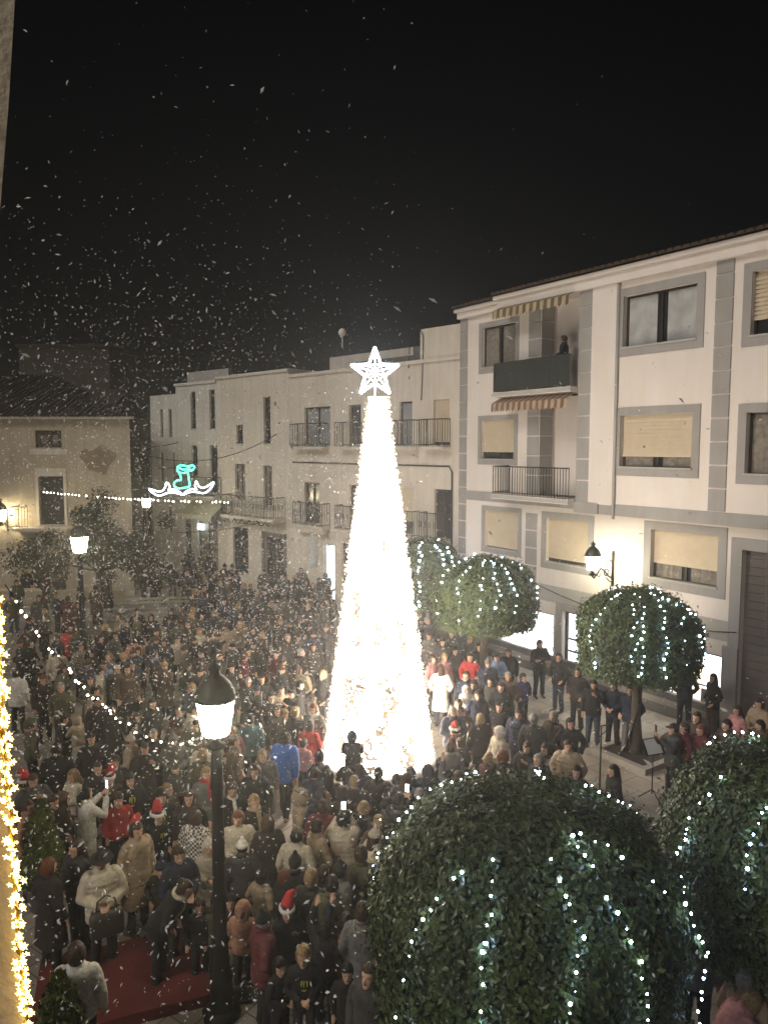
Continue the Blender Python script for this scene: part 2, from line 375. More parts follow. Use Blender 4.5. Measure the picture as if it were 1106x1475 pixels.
w1.quad((QX0, -OUT, zb0), (QX0, .0, zb0), (XR, .0, zb0), (XR, -OUT, zb0))
w1.box(XB, QX0 + .01, -OUT + .003, -.003, za2 + .1, ZT)                            # fascia over the loggia
w1.quad((XL, 0, 0), (XL, 0, ZT), (XL, 9, ZT), (XL, 9, 0))
for z in ((zs1, zf2), (zs2, za2 + .1)):
    w1.quad((PI1, .75, z[0]), (QX0, .75, z[0]), (QX0, .75, z[1]), (PI1, .75, z[1]))
w1.build('wall', M['white_wall'], rb)
pil = MB(); pil.box(QX1, BX1, -OUT - .07, -OUT, zb0 + .3, ZT - .05); pil.build('pilaster', M['white_wall'], rb)
q = MB(); n = 13
def quoin(x0, x1, za, zb, y, q=None):
    q = MB(); n = max(2, round((zb - za) / .62)); h = (zb - za) / n
    for i in range(n): q.box(x0, x1, y - .035, y, za + i * h + .022, za + (i + 1) * h - .022)
    q.build('quoin', M['grey_paint'], rb)
quoin(QX0, QX1 - .02, zb1, ZT - .1, -OUT); quoin(QR0, QR1, zb1, ZT - .02, -OUT); quoin(XL + .02, XL + .42, .3, ZT - .1, 0)
quoin(PI0, PI1, zs1, zf2, 0); quoin(PI0, PI1, zs2, za2, 0); quoin(PI0, PI1, 2.9, zb0 - .2, 0)
for (a, b) in ((zs1, zf2), (zs2, za2)):
    q = MB(); k = max(2, round((b - a) / .62)); h = (b - a) / k
    for i in range(k): q.box(PI1 + .02, PI1 + .05, .0, .6, a + i * h + .022, a + (i + 1) * h - .022)
    q.build('quoin', M['grey_paint'], rb)
bd = MB(); bd.box(BX1 - .5, XR, -OUT - .025, -OUT, zb0, zb1); bd.box(QX0 - .02, BX1 - .5, -OUT - .08, -OUT, zb0, zb1); bd.box(XL, QX0 - .02, -.03, 0, zb0 + .05, zb1 + .05)
bd.build('string_course', M['grey_paint'], rb)
pipe = MB(); pipe.tube([(BX1 + .05, -OUT - .05, zb0 - .1), (BX1 + .05, -OUT - .05, ZT - .3)], .045, 8); pipe.build('downpipe', M['light_grey'], rb)
# eaves and roof
co_ = MB(); co_.box(XL, XB, -.18, -.001, ZT - .22, ZT + .001); co_.box(XB, XR, -OUT - .18, -OUT - .001, ZT - .28, ZT); co_.box(XB - .1, XR, -OUT - .30, 0, ZT, ZT + .12); co_.box(XL - .05, XB - .1, -.30, 0, ZT, ZT + .12)
co_.build('cornice', M['white_wall'], rb)
rf = MB(); 
def tiles(xa, xb, y0):
    n = int((xb - xa) / .24)
    for i in range(n):
        x = xa + .24 * i + .12; vs = []
        for (y, z) in ((y0 - .12, ZT + .14), (6.5, ZT + 2.2)):
            vs += [(x + .115 * cos(a), y, z + .10 * sin(a)) for a in [pi * k / 5 for k in range(6)]]
        rf.add(vs, [(k, k + 1, k + 7, k + 6) for k in range(5)] + [(0, 1, 2, 3, 4, 5)], 0)
    rf.quad((xa, y0 - .05, ZT + .125), (xb, y0 - .05, ZT + .125), (xb, 6.5, ZT + 2.19), (xa, 6.5, ZT + 2.19))
tiles(XB - .1, XR, -OUT - .30); tiles(XL - .05, XB - .1, -.30)
rf.quad((XL, 6.5, ZT + 2.2), (XR, 6.5, ZT + 2.2), (XR, 13, ZT), (XL, 13, ZT)); rf.build('roof', M['tile'], rb)
bw = MB(); bw.quad((XL, 12, 0), (XR, 12, 0), (XR, 12, ZT), (XL, 12, ZT)); bw.quad((XR, 0, 0), (XR, 12, 0), (XR, 12, ZT), (XR, 0, ZT)); bw.build('back_wall', M['white_wall'], rb)
# windows
window(RB, W1, -OUT, .2, .22, 0, 'glass', curtain='curtain_reflect'); window(RB, W2, -OUT, .2, .22, .76, curtain=True)
window(RB, W3, -OUT, .2, .22, .72); window(RB, W4, -OUT, .2, .22, .0, 'curtain', curtain=True)
window(RB, WL1, 0, .16, .17, 0, 'glass', curtain=True); window(RB, WL2, 0, .16, .17, .78)
window(RB, M1, 0, .2, .16, .93); window(RB, M2, 0, .2, .2, .88); window(RB, M3, 0, .2, .24, .66, curtain=True)
for (a, b, sh) in ((zs1, zf2 - .75, .55), (zs2, za2 - .35, 0)):
    window(RB, (QX0 - 1.0, QX0 - .08, a + .02, b), .75 - .21, .2, 0, sh, 'curtain' if sh else 'glass', sill=False, name='balcony_door')
# balconies
def balcony(zf, zs, cloth_):
    b = MB().box(XB, QX0 - .01, -OUT - .35, .745, zf, zs).build('balcony', M['white_wall'], rb)
    MB().box(XB - .02, QX0 + .01, -OUT - .37, -OUT - .345, zf + .03, zs - .02).build('slab_edge', M['light_grey'], b)
    railing(XB + .04, QX0 - .03, -OUT - .31, -.02, zs, .95, (1, 0)).build('railing', M['iron'], b)
    if cloth_:
        c = MB(); n = 30; pts = [(XB + .02, -.05)] + [(XB + .02 + (QX0 - .06 - XB) * i / n, -OUT - .34 + .012 * sin(i * 2.1)) for i in range(n + 1)]
        for i in range(len(pts) - 1): c.quad((*pts[i], zs + .03), (*pts[i + 1], zs + .03), (*pts[i + 1], zs + .98), (*pts[i], zs + .98))
        c.build('railing_cover', striped('green_reed_screen', (.040, .048, .039), (.018, .024, .019), .09), b)
    return b
b1 = balcony(zf1, zs1, False); b2 = balcony(zf2, zs2, True)
def awning(ztop, parent, m):
    a = MB(); x0, x1 = XB + .08, QX0 - .05; y0, y1 = -OUT - .03, -OUT - .46; n = 24
    zt, zl = ztop, ztop - .20
    a.quad((x0, y0, zt), (x1, y0, zt), (x1, y1, zl), (x0, y1, zl))
    for i in range(n):
        xa, xb = x0 + (x1 - x0) * i / n, x0 + (x1 - x0) * (i + 1) / n; xm = (xa + xb) / 2
        a.add([(xa, y1, zl), (xb, y1, zl), (xb, y1 - .02, zl - .24), (xm, y1 - .03, zl - .31), (xa, y1 - .02, zl - .24)], [(0, 1, 2, 3, 4)])
    a.build('awning', m, parent)
awning(za2 + .02, b2, M['awning_yellow']); awning(zf2 - .01, b1, M['awning_orange'])
# shops on the ground floor
def shop(r, depth, warm):
    x0, x1, za, zb = r; f = MB()
    s = frame_mb(x0, x1, za, zb, .09, .05, .05, 0 if not warm else 1, 1 if warm else 0).build('shop_window', M['brown_frame'] if warm else M['white_metal'], rb)
    i = MB(); i.quad((x0, depth, za), (x1, depth, za), (x1, depth, zb), (x0, depth, zb)); i.quad((x0, .12, zb - .004), (x0, depth, zb - .004), (x1, depth, zb - .004), (x1, .12, zb - .004))
    i.build('lit_interior', M['shop_light'], s)
    return s
s1 = shop(SH1, .49, False)
lg = MB(); x1_ = SH1[1] - .12; cz = SH1[3] - .42; r_ = .40
ring = [(x1_ - .34 + r_ * cos(a), .40, cz + r_ * 1.0 * sin(a)) for a in [pi * (0.93 + 1.14 * k / 24) for k in range(25)]]
ring_in = [(x1_ - .34 + r_ * .86 * cos(a), .40, cz + r_ * .86 * sin(a)) for a in [pi * (0.93 + 1.14 * k / 24) for k in range(25)]]
for k in range(24): lg.quad(ring[k], ring[k + 1], ring_in[k + 1], ring_in[k])
lg.quad((x1_ - .72, .40, cz - .20), (x1_ + .04, .40, cz - .16), (x1_ + .02, .40, cz - .08), (x1_ - .73, .40, cz - .12))
lg.quad((x1_ - .66, .40, cz - .30), (x1_ - .02, .40, cz - .28), (x1_ - .06, .40, cz - .34), (x1_ - .58, .40, cz - .36))
LIL = emit('lilac_print', (.45, .45, .85), .75); lg.build('window_logo', LIL, s1)
sw = MB(); sw.add([(x1_ - 1.15, .41, SH1[2] + .30), (x1_ - .5, .41, SH1[2] + .42), (x1_ + .06, .41, SH1[2] + .58), (x1_ + .04, .41, SH1[2] + .34), (x1_ - .6, .41, SH1[2] + .30)], [(0, 1, 2, 3, 4)])
sw.build('window_print', emit('blue_print', (.45, .58, .88), .8), s1)
def text(body, size, m, parent, loc, rot, name, extrude=.01):
    cu = bpy.data.curves.new(name, 'FONT'); cu.body = body; cu.size = size; cu.extrude = extrude; cu.align_x = 'CENTER'; cu.materials.append(m)
    t = bpy.data.objects.new(name, cu); COL.objects.link(t); bpy.context.view_layer.update()
    me = bpy.data.meshes.new_from_object(t.evaluated_get(bpy.context.evaluated_depsgraph_get())); bpy.data.objects.remove(t)
    if not me.materials: me.materials.append(m)
    o = link(name, me, parent, loc); o.rotation_euler = rot
    return o
text('mural', .17, emit('white_print', (1, 1, 1), 2.2), s1, (x1_ - .34, .395, cz - .28), (R(90), 0, 0), 'window_lettering', .002)
s2 = shop(SH2, .89, True)
sl = MB(); xs_ = SH2[0] + (SH2[1] - SH2[0]) * .52
sl.lathe([(.19, 0), (.10, .30)], 14, (xs_, .5, SH2[2] + .62)); sl.build('lamp_shade', emit('lamp_shade_glow', (1, .72, .32), 2.6), s2)
ws = MB(); ws.box(xs_ - .35, xs_ + .55, .80, .85, SH2[2] + .1, SH2[2] + 1.15); ws.build('warm_panel', M['shop_warm'], s2)
tb = MB(); tb.box(xs_ - .6, xs_ + .7, .25, .75, SH2[2] + .28, SH2[2] + .34); tb.box(xs_ + .1, xs_ + .16, .4, .5, SH2[2] + .03, SH2[2] + .28); tb.build('display_table', M['white_metal'], s2)
pn = MB(); pn.box(xs_ + .78, SH2[1] - .15, .3, .36, SH2[2] + .05, SH2[2] + .75); pn.build('display_panel', M['dark_stone'], s2)
rg = MB(); c0 = (xs_ + 1.05, .295, SH2[2] + .45)
for k in range(16):
    a, b = 2 * pi * k / 16, 2 * pi * (k + 1) / 16
    rg.quad(*[(c0[0] + r * cos(t), c0[1], c0[2] + r * sin(t)) for r, t in ((.11, a), (.11, b), (.07, b), (.07, a))])
rg.build('panel_ring', M['iron'], s2)
dd = frame_mb(DR[0], DR[1], DR[2], DR[3], .2, .09, .07, 0, 0).build('shop_door', M['dark_frame'], rb)
MB().quad((DR[0], .19, DR[2]), (DR[1], .19, DR[2]), (DR[1], .19, DR[3]), (DR[0], .19, DR[3])).build('pane', emit('door_light', (.9, .95, 1), 1.6), dd)
mb_ = MB(); [mb_.box(DR[0] + .12, DR[1] - .1, .16, .18, DR[2] + .4 * k + .2, DR[2] + .4 * k + .26) for k in range(3)]; mb_.build('push_bar', M['dark_frame'], dd)
ds = MB(); ds.box(DR[0] - .28, DR[0] - .02, -.05, -.002, .5, DR[3] + .24); ds.box(DR[0] - .02, DR[1] + .1, -.05, -.002, DR[3], DR[3] + .24); ds.build('door_surround', M['grey_paint'], dd)
gd = MB(); x = GA[0]; n = 22
for i in range(n): gd.box(GA[0], GA[1], .16, .2, GA[2] + (GA[3] - GA[2]) * i / n + .01, GA[2] + (GA[3] - GA[2]) * (i + 1) / n)
gd = gd.build('garage_door', M['garage'], rb)
gs = MB(); gs.box(GA[0] - .3, GA[0], -.05, -.002, 2.3, GA[3] + .3); gs.box(GA[0], GA[1], -.05, -.002, GA[3], GA[3] + .3); gs.box(GA[0] - .42, GA[0], -.09, -.002, 0, 2.3); gs.build('door_surround', M['grey_paint'], gd)
pl = MB()
for k, (a, b, e) in enumerate(((0, .26, .30), (.26, .42, .24), (.42, .62, .16))): pl.box(XL, GA[0] - .45, -e, -.003, a, b, k % 2)
pl.build('plinth', [M['dark_stone'], M['stone']], rb)
uw = MB(); uw.quad((M2[0] - 1.2, -.004, 2.4), (GA[0] - .32, -.004, 2.4), (GA[0] - .32, -.004, 2.95), (M2[0] - 1.2, -.004, 2.95)); uw.build('fascia_band', M['light_grey'], rb)
pv_ = MB(); pv_.box(XL - 2, XR, -5.6, -.31, .0, .012); pv_ = pv_.build('pavement', M['pavement'], None, RB.o); pv_.rotation_euler = (0, 0, th); struct(pv_)
# cable along the facade
cb = MB(); cb.tube(catenary(RB.world(*RB.px(*z2(330, 340))[:1], -.06, RB.px(*z2(330, 340))[1]), RB.world(*RB.px(*z2(1000, 500))[:1], -.06, RB.px(*z2(1000, 500))[1]), .35), .013, 5)
tag(cb.build('wall_cable', M['cable']), 'thin dark cable sagging along the ground floor wall below the shuttered windows', 'cable')

# ================================================================ middle building
dM = 28.2; P = Vector(((662 - 553) / F * dM, dM, 0)); thM = math.atan2(-1, .99)
MBd = Facade('balcony_house', P, thM, 'cream house with two rows of iron balconies behind the lit tree')
def z3(x, y): return 180 + x / 2.212, 440 + y / 2.212
def R3(f, xl, xr, ytl, ybl, ytr=None, ybr=None, out=0.0):
    ytr = ytl if ytr is None else ytr; ybr = ybl if ybr is None else ybr
    a, b = z3(xl, ytl), z3(xr, ytr); c, e = z3(xl, ybl), z3(xr, ybr)
    return f.rect(a[0], b[0], a[1], c[1], b[1], e[1], out)
def house(fac, xl, xr, ztop, doors, setback=None, wallm='old_wall', depth=8, parapet=.25):
    holes = [d_[0] for d_ in doors]
    m = wall(xl, xr, 0, ztop, holes); m.quad((xl, 0, 0), (xl, 0, ztop), (xl, depth, ztop), (xl, depth, 0)); m.quad((xr, 0, 0), (xr, depth, 0), (xr, depth, ztop), (xr, 0, ztop))
    m.quad((xl, depth, 0), (xl, depth, ztop), (xr, depth, ztop), (xr, depth, 0)); m.quad((xl, .3, ztop - .4), (xr, .3, ztop - .4), (xr, depth, ztop - .4), (xl, depth, ztop - .4))
    m.quad((xl, 0, ztop), (xr, 0, ztop), (xr, .3, ztop), (xl, .3, ztop)); m.quad((xl, .3, ztop), (xr, .3, ztop), (xr, .3, ztop - .4), (xl, .3, ztop - .4))
    m.build('wall', M[wallm], fac.root)
    if parapet: MB().box(xl - .02, xr + .02, -.10, -.002, ztop - .16, ztop - .02).build('cornice', M[wallm], fac.root)
    for d_ in doors: window(fac, d_[0], 0, .18, 0, *d_[1:])
XM0 = MBd.px(*z3(525, 500))[0]; XM1 = MBd.px(*z3(1068, 400))[0]; XMc = MBd.px(*z3(940, 190))[0]
ZM = (MBd.px(*z3(540, 214))[1] + MBd.px(*z3(860, 186))[1]) / 2; ZM2 = MBd.px(*z3(1062, 58))[1]
U = [R3(MBd, 572, 655, 320, 448), R3(MBd, 714, 752, 312, 448), R3(MBd, 873, 915, 314, 448), R3(MBd, 982, 1034, 288, 449)]
zu0 = sum(u[2] for u in U) / 4; zu1 = sum(u[3] for u in U[:3]) / 3
Lr = [R3(MBd, 572, 620, 545, 690, 550, 700), R3(MBd, 714, 752, 560, 710), R3(MBd, 876, 918, 592, 732), R3(MBd, 985, 1038, 606, 748)]
zl0 = sum(u[2] for u in Lr) / 4; zl1 = sum(u[3] for u in Lr) / 4
print('MB', XM0, XM1, ZM, ZM2, zu0, zu1, zl0, zl1)
U = [(u[0], u[1], zu0, zu1) for u in U]; Lr = [(u[0], u[1], zl0, zl1) for u in Lr]
SHOPM = R3(MBd, 632, 668, 760, 838); SHOPM = (SHOPM[0], SHOPM[1], .05, SHOPM[3]); PORT = R3(MBd, 690, 760, 760, 850); PORT = (PORT[0], PORT[1], .05, PORT[3])
GU = R3(MBd, 962, 1050, 860, 990, 870, 1000); GU = (GU[0], GU[1], .05, 2.4)
house(MBd, XM0, XM1, ZM, [(U[0], .0, 'blue_glass', 'brown_frame'), (U[1], 0, 'glass', 'brown_frame', 0), (U[2], 0, 'blue_glass', 'brown_frame', 0), (U[3], .9, 'glass', 'brown_frame', 0),
    (Lr[0], 0, 'glass', 'brown_frame'), (Lr[1], 0, 'glass', 'brown_frame', 0), (Lr[2], .7, 'glass', 'brown_frame', 0), (Lr[3], 0, 'glass', 'dark_frame', 1, 1),
    (SHOPM, 0, 'glass', 'white_metal', 0), (PORT, 0, 'glass', 'brown_frame'), (GU, 0, 'glass', 'brown_frame')])
MB().quad((SHOPM[0] + .05, .16, .5), (SHOPM[1] - .05, .16, .5), (SHOPM[1] - .05, .16, SHOPM[3] - .05), (SHOPM[0] + .05, .16, SHOPM[3] - .05)).build('lit_door_pane', emit('shop_door_glow', (.72, .92, 1), 1.5), MBd.root)
MB().box(SHOPM[0] - .5, SHOPM[0] - .4, -.45, -.02, 1.9, 3.4).build('sign_blade', M['white_metal'], MBd.root)
for (rows, zz, spans) in ((U, zu0, ((550, 650), (692, 757), (867, 940), (960, 1038))), (Lr, zl0, ((557, 653), (692, 757), (864, 942), (962, 1040)))):
    for r_, sp_ in zip(rows, spans):
        r = R3(MBd, sp_[0], sp_[1], 400, 440); wdt = 0
        b = MB().box(r[0] - wdt, r[1] + wdt, -.5, -.002, zz - .14, zz - .02).build('balcony', M['old_wall'], MBd.root)
        railing(r[0] - wdt + .03, r[1] + wdt - .03, -.47, -.02, zz - .02, 1.05, (1, 1), .12, curl=(rows is Lr)).build('railing', M['iron'], b)
        if rows is Lr: MB().box(r[0] - wdt + .1, r[1] + wdt - .1, -.4, -.004, zz - .36, zz - .14).build('bracket', M['old_wall'], b)
# set-back top storey, its flush right end, terrace tank and rounded corner
st = MB(); st.box(XM0 + .2, XMc, 2.4, 7.9, ZM - .39, ZM2 - .2); st.box(XMc, XM1, .004, 7.9, ZM + .001, ZM2); st.build('upper_storey', M['old_wall'], MBd.root)
vs = [(XMc - 1.0 + 1.0 * sin(a), -.02 - 0 + .0 - .12 * cos(a), 0) for a in [pi / 2 * k / 6 for k in range(7)]]
tk = MB(); tk.box(XMc - 1.5, XMc - .3, 1.2, 2.0, ZM - .39, ZM + .75); tk.build('terrace_hut', M['dark_stone'], MBd.root)
ct = MB(); ct.box(XM0 + 2.2, XMc - 1.7, 2.34, 2.395, ZM - .38, ZM + .6); ct.build('terrace_screen', M['dark_stone'], MBd.root)
cn = MB(); zz = (zu0 - .75)
cn.tube([(XM0 + .3, -.05, zz), (XM1 - .5, -.05, zz - .03), (XM1 - .35, -.05, zz - .25), (XM1 - .35, -.05, 3.2)], .035, 6); cn.build('wall_conduit', M['iron'], MBd.root)
c2 = MB(); c2.tube([(XMc - .6, -.04, ZM - .3), (XMc - .5, -.04, ZM + .9), (XMc - .1, -.04, ZM + 1.4), (XMc + .2, -.04, ZM + .9), (XMc + .15, -.04, ZM - .8), (XMc + .1, -.04, ZM - 1.6)], .02, 5); c2.build('roof_cable', M['iron'], MBd.root)
bl = at_y(493, 482, 35.5); bb = MB(); bb.ball((0, 0, .1), .19, 12, 8); bb.tube([(0, 0, -.6), (0, 0, 0)], .03, 6)
tag(bb.build('roof_globe', M['white_wall'], None, bl), 'pale round globe on a short post standing on the flat roof', 'globe')
# shop sign
sx = (R3(MBd, 945, 1062, 800, 832, 800, 838)); sg = MB(); sg.box(sx[0], sx[1] + .1, -.32, -.06, sx[2], sx[3]); 
sg = sg.build('shop_sign', mat('sign_board', (.17, .15, .14), .7), MBd.root)
text('GUADALUPE', (sx[3] - sx[2]) * .62, M['white_metal'], sg, ((sx[0] + sx[1]) / 2 + .05, -.335, sx[2] + .18), (R(90), 0, 0), 'sign_lettering')
cp = MB(); cp.box(sx[0] - .15, sx[1] + .2, -.75, -.05, sx[3] + .05, sx[3] + .13); cp.build('canopy', M['old_wall'], MBd.root)

# ================================================================ long-balcony house
P2 = MBd.world(XM0, 0, 0)
LB = Facade('long_balcony_house', P2, thM + R(2), 'weathered beige house with one long iron balcony between two houses')
XA0 = LB.px(*z3(296, 450))[0]; ZA = (LB.px(*z3(300, 236))[1] + LB.px(*z3(505, 190))[1]) / 2
D2 = [R3(LB, 442, 464, 290, 442), R3(LB, 356, 376, 380, 442), R3(LB, 442, 470, 510, 640), R3(LB, 352, 384, 505, 620), R3(LB, 345, 393, 708, 800), R3(LB, 446, 508, 740, 850)]
D2 = [(d[0], d[1], max(.05, d[2]) if i < 4 else (.9 if i == 4 else .05), d[3]) for i, d in enumerate(D2)]
print('LB', XA0, ZA, D2)
house(LB, XA0, -.01, ZA, [(D2[0], 0, 'glass', 'brown_frame', 0), (D2[1], 0, 'glass', 'brown_frame', 0), (D2[2], 0, 'curtain', 'brown_frame'), (D2[3], 0, 'curtain', 'brown_frame'), (D2[4], 0, 'glass', 'iron', 3, 4), (D2[5], 0, 'glass', 'brown_frame')])
bx = R3(LB, 312, 482, 640, 668, 655, 680, .6); zb = bx[2]
b = MB().box(bx[0], bx[1], -.75, -.002, zb - .14, zb).build('balcony', M['old_wall'], LB.root); railing(bx[0] + .03, bx[1] - .03, -.71, -.02, zb, 1.05, (1, 1), .11, True).build('railing', M['iron'], b)
gr = MB()
for k in range(7): gr.tube([(bx[0] + (bx[1] - bx[0]) * (k + t / 6) / 7, -.78, zb - .12 - .22 * sin(pi * t / 6)) for t in range(7)], .03, 5)
gr.build('leaf_garland', mat('garland_leaf', (.05, .06, .04), .9), LB.root)
pr = MB(); pr.box(D2[5][0] - .18, D2[5][0], -.06, -.002, 0, D2[5][3] + .25); pr.box(D2[5][1], D2[5][1] + .18, -.06, -.002, 0, D2[5][3] + .25); pr.box(D2[5][0], D2[5][1], -.06, -.002, D2[5][3], D2[5][3] + .25); pr.build('door_surround', M['dark_stone'], LB.root)
# ================================================================ green-lit corner house
P3 = LB.world(XA0, 0, 0)
CH = Facade('corner_house', P3, thM + R(4), 'pale grey corner house with slit windows and a small shop awning')
XC0 = CH.px(*z3(86, 500))[0]; XCm = CH.px(*z3(165, 400))[0]; ZC = (CH.px(*z3(170, 250))[1] + CH.px(*z3(290, 235))[1]) / 2; ZC2 = CH.px(*z3(90, 288))[1]; ZCp = CH.px(*z3(290, 196))[1]
sl_ = [R3(CH, 210, 226, 275, 395), R3(CH, 270, 287, 268, 395), R3(CH, 212, 232, 446, 550), R3(CH, 272, 296, 446, 600), R3(CH, 113, 122, 330, 420), R3(CH, 140, 150, 330, 420),
       R3(CH, 232, 296, 672, 790), R3(CH, 190, 212, 658, 800), R3(CH, 138, 150, 630, 720), R3(CH, 112, 124, 470, 560), R3(CH, 150, 160, 470, 560)]
sl_ = [(a, b, max(c, .05) if i not in (6, 7) else .05, d) for i, (a, b, c, d) in enumerate(sl_)]
print('CH', XC0, XCm, ZC, ZC2, ZCp)
house(CH, XCm, -.01, ZC, [(s, 0, 'glass', 'brown_frame', 0) for s in sl_[:4]] + [(sl_[6], 0, 'curtain', 'dark_frame', 1, 1), (sl_[7], 0, 'glass', 'brown_frame', 0)], wallm='pale_wall')
pp = MB(); pp.box(XCm, -.01, .8, 1.0, ZC - .39, ZCp); pp.build('roof_parapet', M['light_grey'], CH.root)
m = wall(XC0, XCm, 0, ZC2, [sl_[4], sl_[5], sl_[8], sl_[9], sl_[10]]); m.quad((XC0, 0, 0), (XC0, 0, ZC2), (XC0, 8, ZC2), (XC0, 8, 0)); m.quad((XC0, 0, ZC2), (XCm, 0, ZC2), (XCm, 8, ZC2), (XC0, 8, ZC2)); m.build('side_wall', M['pale_wall'], CH.root)
for s in (4, 5, 8, 9, 10): window(CH, sl_[s], 0, .18, 0, 0, 'curtain', 'brown_frame', 0, sill=False)
ax = R3(CH, 196, 300, 632, 660, 650, 672, .5); a = MB(); a.add([(ax[0], -.02, ax[3] + .25), (ax[1], -.02, ax[3] + .25), (ax[1], -1.0, ax[2]), (ax[0], -1.0, ax[2]), (ax[1], -1.0, ax[2] - .25), (ax[0], -1.0, ax[2] - .25)], [(0, 1, 2, 3), (3, 2, 4, 5)])
a.build('awning', mat('awning_cloth', (.42, .43, .32), .9), CH.root)
lp = MB(); lp.box(sl_[6][0] + .3, sl_[6][0] + .75, -.2, -.05, sl_[6][3] - .75, sl_[6][3] - .45); lp.build('shop_lamp', emit('shop_lamp_glow', (.8, .95, 1), 6), CH.root)
zbal = sl_[3][2] - .1; b = MB().box(sl_[2][0] - .9, sl_[3][1] + .3, -.55, -.002, zbal - .12, zbal).build('balcony', M['pale_wall'], CH.root); railing(sl_[2][0] - .87, sl_[3][1] + .27, -.52, -.02, zbal, 1.0, (1, 1), .12).build('railing', M['iron'], b)
# ================================================================ house down the street (narrow, between)
q0 = at_z(192, 770); SHs = Facade('street_house', at_y(188, 760, 52), R(-20), 'narrow dark house far down the side street between corner house and cottage')
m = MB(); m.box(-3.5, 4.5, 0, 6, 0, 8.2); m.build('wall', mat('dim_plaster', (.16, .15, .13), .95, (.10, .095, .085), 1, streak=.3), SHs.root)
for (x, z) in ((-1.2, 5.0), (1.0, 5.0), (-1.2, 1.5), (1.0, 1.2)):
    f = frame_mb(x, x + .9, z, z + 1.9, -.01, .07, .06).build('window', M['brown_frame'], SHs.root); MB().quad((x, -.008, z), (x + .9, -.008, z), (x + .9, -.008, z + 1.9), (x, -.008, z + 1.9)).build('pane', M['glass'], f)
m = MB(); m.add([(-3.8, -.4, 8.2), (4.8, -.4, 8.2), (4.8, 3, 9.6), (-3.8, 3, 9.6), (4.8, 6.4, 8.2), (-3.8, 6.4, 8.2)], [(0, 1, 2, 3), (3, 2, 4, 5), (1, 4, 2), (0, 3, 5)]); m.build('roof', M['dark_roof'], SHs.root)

# ================================================================ left house
YL = 37.0; xr_ = at_y(190, 720, YL).x
LH = Facade('stained_house', Vector((xr_, YL, 0)), 0, 'two storey house with stained ochre wall and low dark tiled roof')
zt = LH.px(95, 600)[1]; xl_ = -34.0
Wt = LH.rect(51, 89, 620, 646); Dt = LH.rect(57, 93, 686, 757)
m = wall(xl_, 0, 0, zt, [Wt, Dt]); m.quad((0, 0, 0), (-5.6, 14, 0), (-5.6, 14, zt), (0, 0, zt)); m.build('wall', M['left_wall'], LH.root)
window(LH, Wt, 0, .15, 0, 0, 'curtain', 'brown_frame', 1, t=.22); window(LH, Dt, 0, .2, 0, 0, 'glass', 'brown_frame', 0, 0, name='balcony_door')
lr = MB(); lr.add([(xl_, -.5, zt), (.3, -.5, zt), (-6.5, 6.5, zt + 2.6), (xl_, 6.5, zt + 2.6), (-5.3, 14, zt), (xl_, 14, zt)], [(0, 1, 2, 3), (3, 2, 4, 5), (1, 4, 2)])
n = 120
for i in range(n):
    x = xl_ + (.2 - xl_) * i / n; t = min(1, max(.04, (.3 - x) / 6.8)); lr.tube([(x, -.5, zt + .03), (x, -.5 + 7 * t, zt + .03 + 2.6 * t)], .075, 5)
lr.build('roof', M['dark_roof'], LH.root)
ev = MB(); ev.box(xl_, .25, -.42, -.002, zt - .12, zt - .01); ev.build('eaves', M['old_wall'], LH.root)
stn = MB(); sr = LH.rect(118, 166, 645, 680)
pts = [(sr[0] + (sr[1] - sr[0]) * (.5 + .5 * cos(a) * (1 + .25 * sin(3 * a))), -.004, (sr[2] + sr[3]) / 2 + (sr[3] - sr[2]) * .55 * sin(a) * (1 + .2 * cos(5 * a))) for a in [2 * pi * k / 22 for k in range(22)]]
stn.add(pts, [tuple(range(22))]); stn.build('damp_patch', M['stain'], LH.root)
fr_ = MB(); fr_.box(Wt[0] - .25, Wt[1] + .25, -.04, -.002, Wt[2] - .3, Wt[2] - .02); fr_.box(Dt[0] - .14, Dt[0], -.04, -.002, Dt[2], Dt[3] + .4); fr_.box(Dt[1], Dt[1] + .14, -.04, -.002, Dt[2], Dt[3] + .4); fr_.box(Dt[0], Dt[1], -.04, -.002, Dt[3], Dt[3] + .4); fr_.build('window_surround', M['old_wall'], LH.root)
bz = Dt[2] - .05; b = MB().box(Dt[0] - 1.1, Dt[1] + .4, -.9, -.002, bz - .16, bz).build('balcony', M['old_wall'], LH.root)
railing(Dt[0] - 1.07, Dt[0] - .2, -.86, -.02, bz, 1.05, (1, 0), .14).build('railing', M['iron'], b)
# houses behind: low dim roofs
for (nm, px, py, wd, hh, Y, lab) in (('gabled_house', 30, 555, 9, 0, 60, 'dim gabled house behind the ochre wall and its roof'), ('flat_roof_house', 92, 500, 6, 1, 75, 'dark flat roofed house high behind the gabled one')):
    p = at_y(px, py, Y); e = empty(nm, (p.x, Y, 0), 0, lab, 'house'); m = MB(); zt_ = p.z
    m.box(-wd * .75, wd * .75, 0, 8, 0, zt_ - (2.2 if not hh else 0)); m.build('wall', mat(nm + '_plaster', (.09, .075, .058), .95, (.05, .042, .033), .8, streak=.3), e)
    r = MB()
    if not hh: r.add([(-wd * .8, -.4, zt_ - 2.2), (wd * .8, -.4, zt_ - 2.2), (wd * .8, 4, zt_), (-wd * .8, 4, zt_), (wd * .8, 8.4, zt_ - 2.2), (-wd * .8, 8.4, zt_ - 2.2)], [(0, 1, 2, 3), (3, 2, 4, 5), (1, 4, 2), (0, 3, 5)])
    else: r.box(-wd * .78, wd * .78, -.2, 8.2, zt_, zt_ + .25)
    r.build('roof', M['dark_roof'], e)
